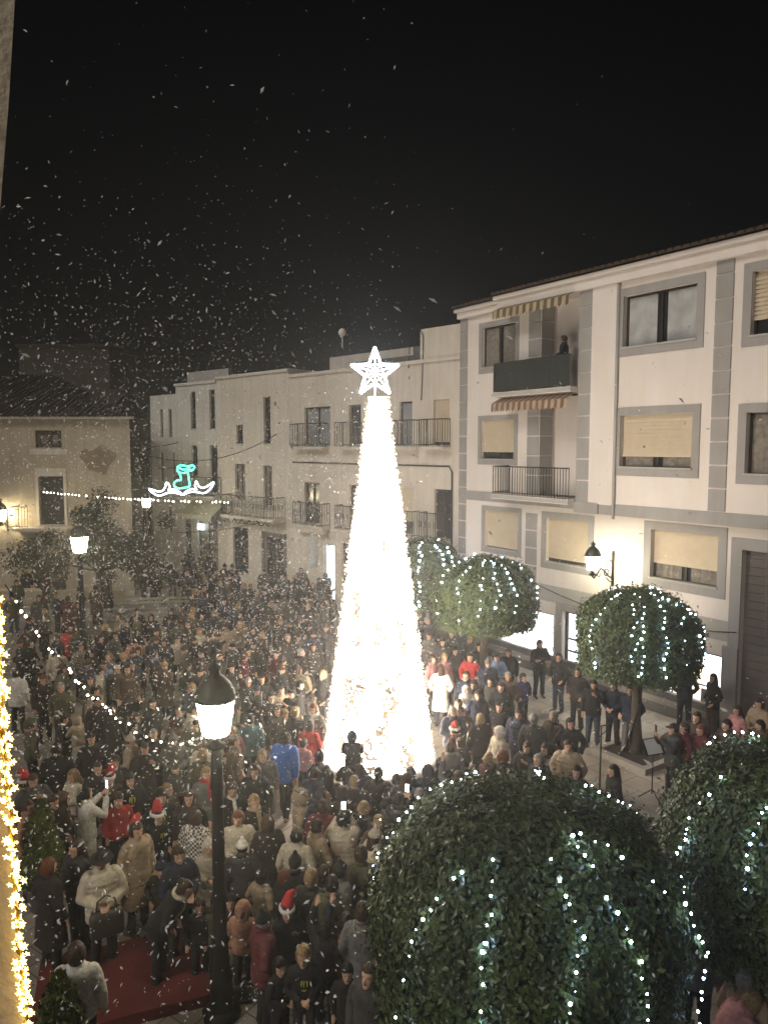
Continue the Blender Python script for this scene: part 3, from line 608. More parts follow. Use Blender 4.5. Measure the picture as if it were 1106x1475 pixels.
# garden wall and steps before the left house
gw = MB(); gw.box(-21, -11.8, 33.0, 33.5, 0, .95); gw.box(-21, -11.8, 32.95, 33.55, .95, 1.05); tag(gw.build('planter_wall', M['left_wall']), 'low plastered garden wall with flat coping before the stained house', 'wall')
sp_ = MB(); [sp_.box(-17.5, -9.3, 31.3 + .35 * k, 32.9, .16 * k, .16 * (k + 1)) for k in range(3)]; tag(sp_.build('stone_steps', M['stone']), 'three broad stone steps leading up before the low garden wall', 'steps')
def bench(p, rz, L_, label):
    e = empty('bench', p, rz, label, 'bench', 'pale slat benches by the stone steps')
    for k in range(3): MB().box(-L_ / 2, L_ / 2, -.22 + .15 * k, -.10 + .15 * k, .42, .46).build('seat_slat', M['cream_metal'], e)
    for k in range(2): MB().box(-L_ / 2, L_ / 2, .24, .27, .58 + .16 * k, .68 + .16 * k).build('back_slat', M['cream_metal'], e)
    for x in (-L_ / 2 + .2, L_ / 2 - .2):
        q = MB(); q.box(x - .025, x + .025, -.2, .235, 0, .415); q.box(x - .025, x + .025, .20, .235, .415, .85); q.build('leg', M['iron'], e)
bench((*at_z(200, 890)[:2], 0), R(8), 2.6, 'pale slat bench behind the two people in black, nearer the tree with dark leaves')
bench((*at_z(262, 888)[:2], 0), R(2), 2.2, 'pale slat bench at the edge of the packed dark crowd')
BLOOM_DENSITY = .0046
# ================================================================ street lamps
def lantern(e, c, s=1.0, glass='lamp_glass', cap=True):
    """square-shouldered lantern: glass, cap and holder as children of e; c is the glass bottom centre"""
    x, y, z = c
    g = MB(); g.lathe([(.155 * s, 0), (.17 * s, .03 * s), (.228 * s, .40 * s), (.225 * s, .43 * s)], 24, (x, y, z)); g.build('lantern_glass', M[glass], e)
    k = MB(); k.lathe([(.245 * s, 0), (.262 * s, .02 * s), (.25 * s, .05 * s), (.235 * s, .10 * s), (.19 * s, .20 * s), (.12 * s, .28 * s), (.07 * s, .31 * s), (.062 * s, .36 * s), (.085 * s, .40 * s), (.075 * s, .42 * s), (.03 * s, .45 * s), (.012 * s, .50 * s)], 24, (x, y, z + .431 * s))
    for i in range(8):
        a = 2 * pi * i / 8 + .2; k.ball((x + .255 * s * cos(a), y + .255 * s * sin(a), z + .475 * s), .022 * s, 5, 4)
    k.build('lantern_cap', M['iron_green_glow'], e)
    h = MB(); h.lathe([(.045 * s, -.20 * s), (.11 * s, -.17 * s), (.12 * s, -.14 * s), (.05 * s, -.11 * s), (.045 * s, -.07 * s), (.10 * s, -.03 * s), (.16 * s, -.012 * s), (.16 * s, -.002)], 20, (x, y, z))
    for i in range(4):
        a = pi / 4 + i * pi / 2; h.tube([(x + .158 * s * cos(a), y + .158 * s * sin(a), z - .01), (x + .233 * s * cos(a), y + .233 * s * sin(a), z + .43 * s)], .007 * s, 4)
    h.build('lantern_frame', M['iron'], e)
def post_lamp(px, py, Y, label, s=1.0, glass='lamp_glass'):
    p = at_y(px, py, Y); e = empty('street_lamp', (p.x, p.y, 0), 0, label, 'street lamp', 'lit lanterns of the square')
    z = p.z - .2 * s
    lantern(e, (0, 0, z), s, glass)
    t = MB(); t.lathe([(.17, 0), (.17, .12), (.15, .16), (.15, .5), (.16, .54), (.12, .62), (.10, 1.0), (.12, 1.04), (.09, 1.1), (.075, z - .75), (.095, z - .70), (.08, z - .62), (.07, z - .24 * s), (.045, z - .2 * s)], 20); t.build('pole', M['iron'], e)
    b = MB(); b.lathe([(.26, 0), (.26, .06), (.2, .10), (.18, .12)], 8); b.build('base', M['iron'], e)
    return e
post_lamp(311, 1034, 9.2, 'tall dark street lamp with bright lantern rising from the crowd, string lights tied below it', 1.04)
post_lamp(115, 785, 22.5, 'dark street lamp with glowing lantern standing before the low spreading dark green tree', 1.1)
def wall_lamp(wall_p, n, label, s=1.0, reach=.75, glass='lamp_glass_soft'):
    """wall_p: point on the wall level with the bracket; n: outward direction"""
    rz = math.atan2(n.y, n.x) + pi / 2
    e = empty('wall_lantern', wall_p, rz, label, 'wall lamp', 'lit lanterns of the square')
    r = -reach
    b = MB(); b.box(-.035, .035, -.05, -.002, -.45, .55); b.ball((0, -.03, .57), .045, 6, 4); b.build('back_plate', M['iron'], e)
    a = MB(); pts = [(0, -.05, -.22), (0, r * .25, -.14), (0, r * .45, .05), (0, r * .62, .12), (0, r * .8, -.05), (0, r * .92, -.14), (0, r, -.08)]
    a.tube(pts, .028, 6); a.tube([(0, -.05, .22), (0, r * .15, .33), (0, r * .3, .30), (0, r * .35, .18), (0, r * .25, .12)], .018, 5)
    a.tube([(0, r * .35 + .10 * cos(t), -.02 + .10 * sin(t)) for t in [k * .6 for k in range(11)]], .02, 5); a.tube([(0, r * .7 + .06 * cos(t), -.06 + .06 * sin(t)) for t in [k * .7 for k in range(10)]], .015, 5)
    a.tube([(0, -.05, -.35), (0, r * .2, -.30), (0, r * .35, -.18)], .016, 5); a.build('bracket', M['iron'], e)
    lantern(e, (0, r, .12), s, glass)
    return e
lw = RB.px(883, 822); wall_lamp(RB.world(lw[0], 0, lw[1]), RB.n, 'ornate scrolled wall lantern glowing on the white apartment block above the trimmed trees', .92, .95, 'lamp_glass')
lw = at_y(205, 735, 36.5); wall_lamp(Vector((xr_ + .0, lw.y + .6, lw.z)), Vector((1, 0, 0)), 'small wall lantern on the corner of the stained house at the side street', 1.0, .7)
lw = at_y(12, 752, YL); wall_lamp(Vector((lw.x, YL, lw.z)), Vector((0, -1, 0)), 'wall lantern glowing on the stained house beside its balcony door', 1.25, .7)

# ================================================================ the lit tree
tc_ = at_y(545, 1100, 17.3); TX, TY = tc_.x, 17.3; TZ = at_y(540, 572, 17.3).z; TR, TT = 1.30, .165
print('tree', TX, TY, TZ)
e = empty('christmas_tree', (TX, TY, 0), 0, 'towering cone of warm white lights topped by a white star', 'christmas tree')
def cone_r(z): return TR + (TT - TR) * z / TZ
trng = random.Random(3)
net = MB(); NA, NZ = 120, 240
for j in range(NZ):
    za, zb = .12 + (TZ - .12) * j / NZ, .12 + (TZ - .12) * (j + .94) / NZ
    for i in range(NA):
        a0, a1 = 2 * pi * i / NA, 2 * pi * (i + .9) / NA
        nv = .75 * noise.noise(Vector((cos(a0) * 2.2, sin(a0) * 2.2, za * 1.3))) + .5 * noise.noise(Vector((cos(a0) * 14, sin(a0) * 14, za * 9)))
        hole = nv > .15 + max(0, za / TZ - .42) * 1.3
        if hole and trng.random() < .8: continue
        ra, rb_ = cone_r(za) * (1 + trng.uniform(-.012, .012)), cone_r(zb)
        net.quad((ra * cos(a0), ra * sin(a0), za), (ra * cos(a1), ra * sin(a1), za), (rb_ * cos(a1), rb_ * sin(a1), zb), (rb_ * cos(a0), rb_ * sin(a0), zb))
M['net'] = emit('light_net_glow', (1, .87, .71), 18.5)
net.build('light_net', M['net'], e)
bl = MB()
for j in range(230):
    z = .1 + (TZ - .1) * (j + trng.random()) / 230
    for i in range(26):
        a = trng.uniform(0, 2 * pi); r = cone_r(z) + trng.uniform(.01, .085) * (1 if trng.random() < .8 else 1.4); s = trng.uniform(.009, .020)
        bl.octa((r * cos(a), r * sin(a), z), s, s * 1.5)
bl.build('bulbs', emit('tree_bulb', (1, .62, .20), 1.15, sample='NONE'), e)
fr = MB(); fr.lathe([(TR * .9, .1), (TT * .8, TZ - .05)], 24)
for k in range(9):
    z = .1 + TZ * k / 9; r = cone_r(z) * .95; fr.tube([(r * cos(t), r * sin(t), z) for t in [2 * pi * i / 24 for i in range(25)]], .02, 5)
fr.build('frame', mat('bronze_frame', (.06, .04, .02), .6), e)
bs = MB(); bs.lathe([(TR + .12, 0), (TR + .12, .1), (TR, .12)], 28); bs.build('base', M['white_metal'], e)
star = MB(); zc = at_y(540, 537, 17.3).z; RO = .575; RI = .235
def starpt(k, r): a = pi / 2 + k * pi / 5; return Vector((r * cos(a), 0, zc + r * sin(a)))
pts = [starpt(k, RO if k % 2 == 0 else RI) for k in range(10)]
sx_ = at_y(540, 537, 17.3).x - TX
for k in range(10):
    for y in (-.07, .07):
        star.tube([pts[k] + Vector((sx_, y, 0)), pts[(k + 1) % 10] + Vector((sx_, y, 0))], .024, 6)
    star.tube([pts[k] + Vector((sx_, 0, 0)), Vector((sx_, -.16, zc))], .012, 5)
for k in range(0, 10, 2): star.tube([pts[k] + Vector((sx_, -.07, 0)), pts[(k + 4) % 10] + Vector((sx_, -.07, 0))], .010, 5)
so_ = star.build('star', M['star_tube'], e)
sp2 = MB(); sp2.tube([(sx_, 0, TZ - .2), (sx_, 0, zc - .15)], .02, 6); sp2.build('star_pole', M['white_metal'], e)

# ================================================================ stocking light motif over the street
YM = 34.0
def z4(x, y): return 190 + x / 7.9, 640 + y / 7.9
def path(pts, m, r, closed=False, n=3):
    w_ = [at_y(*z4(*p), YM) for p in pts]; 
    if closed: w_.append(w_[0])
    # smooth (Catmull-Rom)
    out = []
    for i in range(len(w_) - 1):
        p0, p1, p2, p3 = w_[max(i - 1, 0)], w_[i], w_[i + 1], w_[min(i + 2, len(w_) - 1)]
        for k in range(n):
            t = k / n; out.append(.5 * ((2 * p1) + (p2 - p0) * t + (2 * p0 - 5 * p1 + 4 * p2 - p3) * t * t + (3 * p1 - p0 - 3 * p2 + p3) * t ** 3))
    out.append(w_[-1]); m.tube([p - c0_ for p in out], r, 6)
c0_ = at_y(*z4(575, 540), YM)
e = empty('light_motif', c0_, 0, 'green neon stocking above white antler shapes hung on cables across the side street', 'light motif')
bt = MB(); path([(520, 262), (560, 238), (640, 250), (690, 240), (715, 265), (680, 300), (640, 292), (648, 380), (658, 450), (645, 485), (540, 500), (490, 482), (485, 440), (520, 410), (562, 402), (545, 330), (522, 300)], bt, .038, True)
path([(530, 318), (590, 326), (645, 310)], bt, .034); path([(545, 270), (600, 290), (660, 262)], bt, .03)
bt.build('stocking', M['tube_green'], e)
an = MB(); path([(575, 577), (540, 540), (480, 515), (415, 522), (435, 490), (420, 455), (392, 435), (385, 480), (350, 528), (290, 535), (195, 505), (250, 560), (320, 585), (400, 556), (480, 548), (560, 572)], an, .034, True)
path([(583, 577), (620, 535), (690, 508), (738, 517), (720, 470), (735, 420), (760, 470), (800, 495), (855, 480), (935, 430), (900, 500), (850, 545), (800, 556), (730, 542), (650, 546), (595, 572)], an, .034, True)
an.build('antlers', M['tube_white'], e)
fr = MB(); a_ = at_y(*z4(575, 200), YM) - c0_; b_ = at_y(*z4(575, 590), YM) - c0_; fr.tube([a_ + Vector((0, .08, 0)), b_ + Vector((0, .08, 0))], .02, 5); l_ = at_y(*z4(200, 590), YM) - c0_; r_ = at_y(*z4(930, 590), YM) - c0_; fr.tube([l_ + Vector((0, .08, 0)), r_ + Vector((0, .08, 0))], .02, 5)
fr.build('motif_frame', M['iron'], e)
def cable(p, q, sag, r, label, name='street_cable', grp='cables over the side street'):
    m = MB(); m.tube(catenary(p, q, sag), r, 5); return tag(m.build(name, M['cable']), label, 'cable', grp)
lc = Vector((xr_, 36.2, 0))
def on_ch(px, py): x, z = CH.px(px, py); return CH.world(x, -.04, z)
def on_lb(px, py): x, z = LB.px(px, py); return LB.world(x, -.04, z)
cable(at_y(191, 643, 36.5), on_ch(258, 637), .12, .022, 'topmost short dark cable above the green neon stocking')
cable(at_y(191, 648, 36.5), on_lb(400, 625), .9, .022, 'long sagging dark cable strung above the green neon stocking to the long-balcony house')
cable(at_y(195, 667, 36.5), on_ch(285, 663), .35, .026, 'dark cable carrying the top of the green neon stocking')
cable(at_y(186, 762, 36.5), on_lb(385, 750), .35, .018, 'dark cable low over the walkers in the side street')

# ================================================================ strings of small lights
def bulbs(lst, mats, parent, most=100):
    """the bulbs that show largest are parts of their own, the rest one part"""
    lst = sorted(lst, key=lambda t: (Vector(t[0]) - EYE).length / t[1]); shared = {}
    for p, r, mi in lst[:most]:
        if mi not in shared: shared[mi] = MB().ball((0, 0, 0), 1, 6, 4).build('bulb', mats[mi], parent); o = shared[mi]
        else: o = copy_obj(shared[mi], parent)
        o.location = p; o.scale = (r, r, r)
    if lst[most:]:
        b = MB(); [b.ball(p, r, 6, 4, mi) for p, r, mi in lst[most:]]; struct(b.build('bulbs', mats, parent), 'stuff')
def light_string(pts, bulb_gap, label, m='led_warm', r=.02, grp='festoon strings over the crowd', seed=1, cr=.007, drop=.25):
    rr = random.Random(seed); c = MB(); c.tube(pts, cr, 5); e = tag(c.build('light_string', M['cable']), label, 'string lights', grp)
    bl_ = []; acc = 0
    for i in range(len(pts) - 1):
        p, q = Vector(pts[i]), Vector(pts[i + 1]); L_ = (q - p).length; t = -acc
        while t + bulb_gap <= L_:
            t += bulb_gap
            if rr.random() > drop: bl_.append((p.lerp(q, t / L_) + Vector((0, 0, -r)) + Vector((rr.uniform(-.02, .02), rr.uniform(-.02, .02), rr.uniform(-.02, .02))), r * rr.uniform(.6, 1.2), 0))
        acc = L_ - t
    bulbs(bl_, [M[m]], e); return e
A_ = at_y(8, 842, 5.2); B_ = at_y(306, 1052, 9.0); light_string(catenary(A_, B_, .55, 30), .085, 'string of tiny lights sagging from the gold garland to the bright street lamp', r=.011, cr=.004, drop=.35, grp=None)
A_ = at_y(318, 1066, 9.1); B_ = at_y(640, 1175, 10.5); light_string(catenary(A_, B_, .42, 30), .16, 'thin string of tiny lights from the bright street lamp towards the big trimmed tree', r=.008, cr=.006, drop=.6, seed=4, grp=None)
A_ = at_y(58, 707, 36.3); B_ = at_y(330, 722, 34); light_string(catenary(A_, B_, .12, 30), .20, 'level string of pale bulbs from the stained house to the long-balcony house', r=.042, seed=6, grp=None)

# ================================================================ trimmed trees
def leaf_mat(name, ca, cb):
    m, nt, b = new_mat(name); N = nt.nodes.new; L = nt.links.new
    b.inputs['Roughness'].default_value = .42; sock(b, 'Specular IOR Level', 'Specular').default_value = .45
    g_ = N('ShaderNodeNewGeometry'); rp = N('ShaderNodeValToRGB')
    rp.color_ramp.elements[0].color = (*ca, 1); rp.color_ramp.elements[1].color = (*cb, 1)
    L(g_.outputs['Random Per Island'], rp.inputs['Fac'])
    oi = N('ShaderNodeTexCoord'); nz = N('ShaderNodeTexNoise'); nz.inputs['Scale'].default_value = 2.2; L(oi.outputs['Object'], nz.inputs['Vector'])
    r2 = N('ShaderNodeValToRGB'); r2.color_ramp.elements[0].position = .35; r2.color_ramp.elements[1].position = .65; r2.color_ramp.elements[0].color = (.6, .62, .55, 1); r2.color_ramp.elements[1].color = (1.15, 1.1, .95, 1); L(nz.outputs['Fac'], r2.inputs['Fac'])
    mx = N('ShaderNodeMix'); mx.data_type = 'RGBA'; mx.blend_type = 'MULTIPLY'; mx.inputs['Factor'].default_value = 1; L(rp.outputs['Color'], mx.inputs['A']); L(r2.outputs['Color'], mx.inputs['B'])
    L(mx.outputs['Result'], b.inputs['Base Color'])
    return m
M['leaf'] = leaf_mat('ficus_leaf', (.030, .052, .018), (.085, .125, .042))
M['leaf_dim'] = leaf_mat('dull_leaf', (.025, .032, .018), (.055, .066, .034))
M['conifer'] = leaf_mat('conifer_spray', (.045, .068, .012), (.11, .135, .028))
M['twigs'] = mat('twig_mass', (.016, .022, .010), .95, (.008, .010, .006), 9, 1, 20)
def add_leaf(m, p, nrm, s, rr, droop=.4):
    d_ = Vector((rr.gauss(0, 1), rr.gauss(0, 1), rr.gauss(0, 1) - droop)); d_ = (d_ - nrm * d_.dot(nrm) * .55)
    if d_.length < 1e-3: d_ = Vector((1, 0, 0))
    d_.normalize(); side = d_.cross(nrm + Vector((rr.uniform(-.5, .5), rr.uniform(-.5, .5), rr.uniform(-.5, .5)))); 
    if side.length < 1e-3: side = Vector((0, 1, 0))
    side.normalize(); up = side.cross(d_)
    if up.dot(nrm) < 0: up = -up
    o = len(m.v); w_ = s * .30
    m.v += [tuple(p), tuple(p + d_ * s * .45 + side * w_ + up * s * .10), tuple(p + d_ * s), tuple(p + d_ * s * .45 - side * w_ + up * s * .10)]
    m.f += [(o, o + 1, o + 2), (o, o + 2, o + 3)]; m.mi += [0, 0]; m.sm += [False, False]
def crown_pt(R_, z0, z1, u, v, seed, k=1.0):
    """u angle, v 0..1 from the bottom rim over the dome to the top"""
    a = u; hz = z1 - z0; dome = min(R_ * .78, hz * .55); side = hz - dome
    L1 = side; L2 = dome * .5 * pi * 1.15; s = v * (L1 + L2)
    if s < L1: r, z, nr, nz_ = R_ * (1 - .05 * (1 - s / L1)), z0 + s, 1.0, -.05
    else:
        t = (s - L1) / L2 * pi / 2; c_, s_ = cos(t), sin(t)
        r, z = R_ * max(c_, 0) ** .75, z1 - dome + dome * s_ ** .95; nr, nz_ = c_, s_ + .15
    nv = noise.noise(Vector((cos(a) * 1.7 + seed, sin(a) * 1.7, z * 1.5))) * .13 + noise.noise(Vector((cos(a) * 5 + seed, sin(a) * 5, z * 4.5))) * .075
    nrm = Vector((cos(a) * nr, sin(a) * nr, nz_)).normalized()
    p = Vector((cos(a) * r, sin(a) * r, z)) + nrm * nv * R_ * .8
    return (p if k == 1 else Vector((p.x * k, p.y * k, z0 + .1 + (p.z - z0) * (k - .02)))), nrm
def crown_mesh(R_, z0, z1, n, seed, ls=(.055, .095)):
    rr = random.Random(seed); m = MB()
    area_side = 1.0
    for i in range(n):
        u = rr.uniform(0, 2 * pi); v = rr.random() ** 1.0
        if v > .55 and rr.random() < (v - .55) * 1.7: v = rr.uniform(0, .55)
        p, nr = crown_pt(R_, z0, z1, u, v, seed)
        dep = abs(rr.gauss(0, .07)) - .035
        if rr.random() < .05: dep -= rr.uniform(.02, .15)
        add_leaf(m, p - nr * dep, nr, rr.uniform(*ls), rr)
    for i in range(n // 10):                                       # underside
        a = rr.uniform(0, 2 * pi); r = R_ * sqrt(rr.random()) * .95
        add_leaf(m, Vector((r * cos(a), r * sin(a), z0 + rr.uniform(-.06, .12))), Vector((0, 0, -1)), rr.uniform(*ls), rr)
    return m
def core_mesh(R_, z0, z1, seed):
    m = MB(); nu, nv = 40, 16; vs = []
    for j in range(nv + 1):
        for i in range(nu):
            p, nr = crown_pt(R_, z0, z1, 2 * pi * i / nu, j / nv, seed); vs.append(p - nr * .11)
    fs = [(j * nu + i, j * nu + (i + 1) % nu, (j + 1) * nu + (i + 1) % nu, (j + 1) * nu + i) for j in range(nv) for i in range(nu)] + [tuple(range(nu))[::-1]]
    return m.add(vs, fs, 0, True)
def trimmed_tree(x, y, R_, z0, z1, n, seed, label, ls, strands, bulb_r, grp='trimmed trees with light strings', gap=.12):
    e = empty('trimmed_tree', (x, y, 0), 0, label, 'tree', grp)
    cr = crown_mesh(R_, z0, z1, n, seed, ls).build('crown', M['leaf'], e)
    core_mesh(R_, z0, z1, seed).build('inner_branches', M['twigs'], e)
    t = MB(); rr = random.Random(seed)
    t.tube([(0, 0, 0), (.02, 0, .4), (-.02, .02, 1.0), (.01, 0, z0 + .3)], [.17, .13, .115, .12], 12)
    for k in range(6):
        a = k * pi / 3 + rr.uniform(-.3, .3); t.tube([(0, 0, z0 - .25), (cos(a) * .3, sin(a) * .3, z0 + .1), (cos(a) * R_ * .6, sin(a) * R_ * .6, z0 + .6)], [.07, .05, .03], 7)
    t.build('trunk', M['bark'], e)
    # the string of lights lies on the crown: a thing of its own
    c = MB(); blist = []
    for (u0, pts) in strands:
        prev = None; line = []
        for (du, v) in pts:
            p, nr = crown_pt(R_, z0, z1, u0 + du, v, seed); line.append(p + nr * (.085 if y < 10 else .055) + Vector((x, y, 0)))
        fine = []
        for i in range(len(line) - 1):
            k = max(2, int((line[i + 1] - line[i]).length / .06))
            for q in range(k): 
                fine.append(line[i].lerp(line[i + 1], q / k) + Vector((rr.uniform(-.02, .02), rr.uniform(-.02, .02), rr.uniform(-.015, .015))))
        c.tube(fine, .004, 4)
        acc = 0
        for i in range(1, len(fine)):
            acc += (fine[i] - fine[i - 1]).length
            if acc >= gap * rr.uniform(.7, 1.35):
                acc = 0
                if rr.random() < .8: blist.append((fine[i], bulb_r * rr.choice((.55, .75, .85, 1, 1, 1.25, 1.5)), 0 if rr.random() < .75 else 1))
    g_ = tag(c.build('light_garland', M['cable']), 'white lights on the ' + label, 'string lights', 'light strings on the trimmed trees')
    bulbs(blist, [M['led_white'], M['led_blue']], g_, 100 if y < 22 else 0)
    return e
def vstrands(us, seed, top=.92, bot=.03):
    rr = random.Random(seed); out = []
    for u in us:
        n = 9; e_ = rr.uniform(-.02, .25); w_ = rr.uniform(-.12, .12); out.append((u, [(rr.uniform(-.07, .07) + w_ * i / n, top + rr.uniform(-.12, .02) * (i == 0) + (bot + e_ - top) * i / n) for i in range(n + 1)]))
    return out
CAMU = -pi / 2
# big one close by: strands as they hang on its front, (angle from the camera side, height along the crown)
bigs = [(CAMU, [(-.62, .78), (-.80, .62), (-.92, .45), (-.98, .25), (-1.0, .05)]), (CAMU, [(-.50, .78), (-.42, .66), (-.42, .5), (-.40, .3), (-.38, .1)]), (CAMU, [(.0, .82), (.10, .68), (.16, .58), (.06, .46), (.02, .32), (-.02, .12)]),
        (CAMU, [(.30, .86), (.36, .74), (.44, .62), (.50, .5), (.54, .36), (.60, .1)]), (CAMU, [(.36, .86), (.70, .78), (.80, .66), (.92, .55), (1.02, .4), (1.10, .1)])] + vstrands([.4, 1.2, 2.0, 2.7], 3)
trimmed_tree(1.47, 7.35, 1.54, 1.45, 3.90, 42000, 11, 'big trimmed round-topped tree close to the window', (.04, .095), bigs, .0115, gap=.085)
rt = [(CAMU, [(-.75, .8), (-.80, .62), (-.82, .5), (-.80, .35)]), (CAMU, [(.3, .85), (.12, .78), (-.18, .7), (-.28, .6), (-.30, .45), (-.28, .3), (-.26, .15)])] + vstrands([CAMU + .5, CAMU + 1.0, 1.2, 2.2, 3.3], 5)
trimmed_tree(5.08, 8.75, 1.52, 1.45, 3.72, 28000, 23, 'trimmed tree cut by the picture edge beside the bigger one', (.04, .095), rt, .0125, gap=.085)
t3 = at_z(918, 1090); trimmed_tree(t3.x - .05, t3.y, 1.42, 2.15, 4.08, 22000, 37, 'trimmed tree in a square pit before the shop', (.06, .10), vstrands([CAMU + d_ for d_ in (-1.15, -.5, -.32, .10, .42, .95, 1.25, 2.4, 3.6)], 8), .016, gap=.13)
trimmed_tree(2.90, 21.0, 1.45, 2.4, 4.28, 20000, 51, 'trimmed tree between the lit cone and the bright poster window', (.06, .10), vstrands([CAMU + d_ for d_ in (-1.2, -.7, -.15, .15, .55, 1.1, 2.3, 3.4)], 9), .019, gap=.15)
t5 = at_y(602, 830, 26.5); trimmed_tree(t5.x + .2, 26.6, 1.25, 1.8, 4.2, 9000, 63, 'trimmed tree half hidden behind the lit Christmas cone', (.07, .11), vstrands([CAMU + d_ for d_ in (-1.0, -.2, .5, 1.0, 2.4)], 10), .025, gap=.17)
#t6 = at_y(478, 830, 27.0); trimmed_tree(t6.x, 27.0, .8, 1.9, 4.0, 5000, 77, 'small trimmed tree left of the Christmas cone near the lit shop door', (.07, .11), vstrands([CAMU + d_ for d_ in (-1.2, -.6, 0, .5, 1.1)], 12), .03, gap=.14)
# tree pit
pt = MB(); pt.box(-.62, .62, -.62, .62, .002, .10); pp_ = tag(pt.build('tree_pit', M['soil'], None, (t3.x, t3.y, .0)), 'square soil pit with pale stone kerb round the trimmed tree before the shop', 'tree pit')
k = MB(); k.box(-.78, .78, -.78, -.62, 0, .15); k.box(-.78, .78, .62, .78, 0, .15); k.box(-.78, -.62, -.62, .62, 0, .15); k.box(.62, .78, -.62, .62, 0, .15); k.build('kerb', M['stone'], pp_); pp_.rotation_euler = (0, 0, th)

# low spreading tree by the stained house
def loose_tree(px, py, Y, rx, rz_, label, n, seed):
    p = at_y(px, py, Y); e = empty('spreading_tree', (p.x, Y, 0), 0, label, 'tree'); rr = random.Random(seed); m = MB(); 
    cl = [(Vector((rr.gauss(0, .55) * rx, rr.gauss(0, .5) * rx, p.z + rr.gauss(0, .42) * rz_)), rr.uniform(.35, .75)) for _ in range(46)]
    for i in range(n):
        c, r = cl[rr.randrange(len(cl))]; d_ = Vector((rr.gauss(0, 1), rr.gauss(0, 1), rr.gauss(0, 1))).normalized()
        add_leaf(m, c + d_ * r * rr.random() ** .4, d_, rr.uniform(.09, .17), rr)
    m.build('crown', M['leaf_dim'], e); t = MB(); t.tube([(0, 0, 0), (.05, 0, 1.0), (0, .1, p.z - .4)], [.16, .12, .10], 10)
    for c, r in cl[::3]: t.tube([(0, .05, p.z - 1.0), (c.x * .5, c.y * .5, (p.z - 1.0 + c.z) / 2 + .1), tuple(c)], [.05, .035, .015], 6)
    t.build('trunk', M['bark'], e)
loose_tree(140, 790, 31.0, 2.2, 1.7, 'low spreading dark green tree in front of the stained house', 17000, 5)
def conifer(x, y, h, r, label, seed):
    e = empty('conifer', (x, y, 0), 0, label, 'shrub', 'potted conifers by the window wall'); rr = random.Random(seed); m = MB()
    for i in range(9000):
        t = rr.random() ** .8; a = rr.uniform(0, 2 * pi); rad = r * (1 - t) ** .62 * min(1, .55 + 4 * t) * (1 + .12 * noise.noise(Vector((cos(a) * 2, sin(a) * 2, t * 6 + seed))))
        nr = Vector((cos(a), sin(a), .4)).normalized(); rad *= rr.uniform(.8, 1.03); add_leaf(m, Vector((cos(a) * rad, sin(a) * rad, .32 + t * (h - .32))), nr, rr.uniform(.05, .10), rr, -1.6)
    m.build('foliage', M['conifer'], e); t = MB(); t.tube([(0, 0, .3), (0, 0, h * .8)], [.05, .02], 6); t.build('trunk', M['bark'], e)
    p = MB(); p.lathe([(r * .55, 0), (r * .7, .36), (r * .76, .38), (r * .76, .44), (r * .6, .44), (r * .58, .36)], 18); p.build('pot', M['dark_stone'], e)
c = at_z(66, 1305); conifer(c.x, c.y, 1.75, .42, 'yellow-green potted conifer behind the gold star garland, the farther of two', 1)
c = at_z(92, 1600); conifer(c.x, c.y, 1.62, .40, 'dark green conifer standing in front of the woman in white', 2)

# ================================================================ window jamb and gold garland beside the viewer
YJ = 1.15
edge = [(30, -90), (22, 0), (13, 150), (0, 310), (-9, 480), (-13, 640), (-9, 780), (-2, 880), (7, 1000), (15, 1130), (24, 1270), (34, 1400), (44, 1520), (52, 1600)]
e3 = [at_y(x, y, YJ) for x, y in edge]; jm = MB(); n = len(e3)
vs = []
for p in e3: vs += [p, p + Vector((-.55, -.02, 0)), p + Vector((-.75, .35, 0)), p + Vector((-.30, .35, 0))]
fs = [(i * 4 + k, i * 4 + (k + 1) % 4, i * 4 + 4 + (k + 1) % 4, i * 4 + 4 + k) for i in range(n - 1) for k in range(4)] + [(0, 1, 2, 3), (4 * n - 1, 4 * n - 2, 4 * n - 3, 4 * n - 4)]
jm.add(vs, fs); tag(jm.build('window_jamb', mat('jamb_plaster', (.52, .45, .34), .9, (.40, .34, .25), 14, .4, 60)), 'rough cream plaster jamb of the window at the edge of the view', 'window jamb')
gpts = [at_y(x, y, YJ - .02) for x, y in [(-5, 866), (-2, 930), (3, 1010), (8, 1090), (14, 1170), (20, 1250), (25, 1330), (31, 1400), (37, 1460), (44, 1530)]]
fine = []
for i in range(len(gpts) - 1):
    for k in range(8): fine.append(gpts[i].lerp(gpts[i + 1], k / 8) + Vector((.003 * sin(i * 8 + k * 1.9), 0, 0)))
gc = MB(); gc.tube(fine, .0025, 5); gc.tube([p + Vector((.004 * cos(i * .8), .004 * sin(i * .8), 0)) for i, p in enumerate(fine)], .0018, 4)
ge = tag(gc.build('star_garland', mat('gold_wire', (.5, .36, .1), .4, metal=.6)), 'blazing gold garland of small star lights hanging down the window jamb', 'garland')
gb = MB(); rr = random.Random(9)
for i in range(len(fine)):
    for k in range(4):
        c = fine[i] + Vector((rr.uniform(-.005, .007), rr.uniform(-.015, .015), rr.uniform(-.006, .006))); s = rr.uniform(.0028, .0060); rot = rr.uniform(0, 6.28)
        tl = rr.uniform(-.5, .5); rim = []
        for q_ in range(10):
            a = rot + q_ * pi / 5; r = s * (1.25 if q_ % 2 == 0 else .5); rim.append(c + Vector((r * cos(a), r * sin(a) * tl, r * sin(a))))
        o = Vector((0, .002, 0)); gb.add(rim + [c - o, c + o], [(q_, (q_ + 1) % 10, 10) for q_ in range(10)] + [((q_ + 1) % 10, q_, 11) for q_ in range(10)])
gb.build('star_bulbs', M['led_gold'], ge)

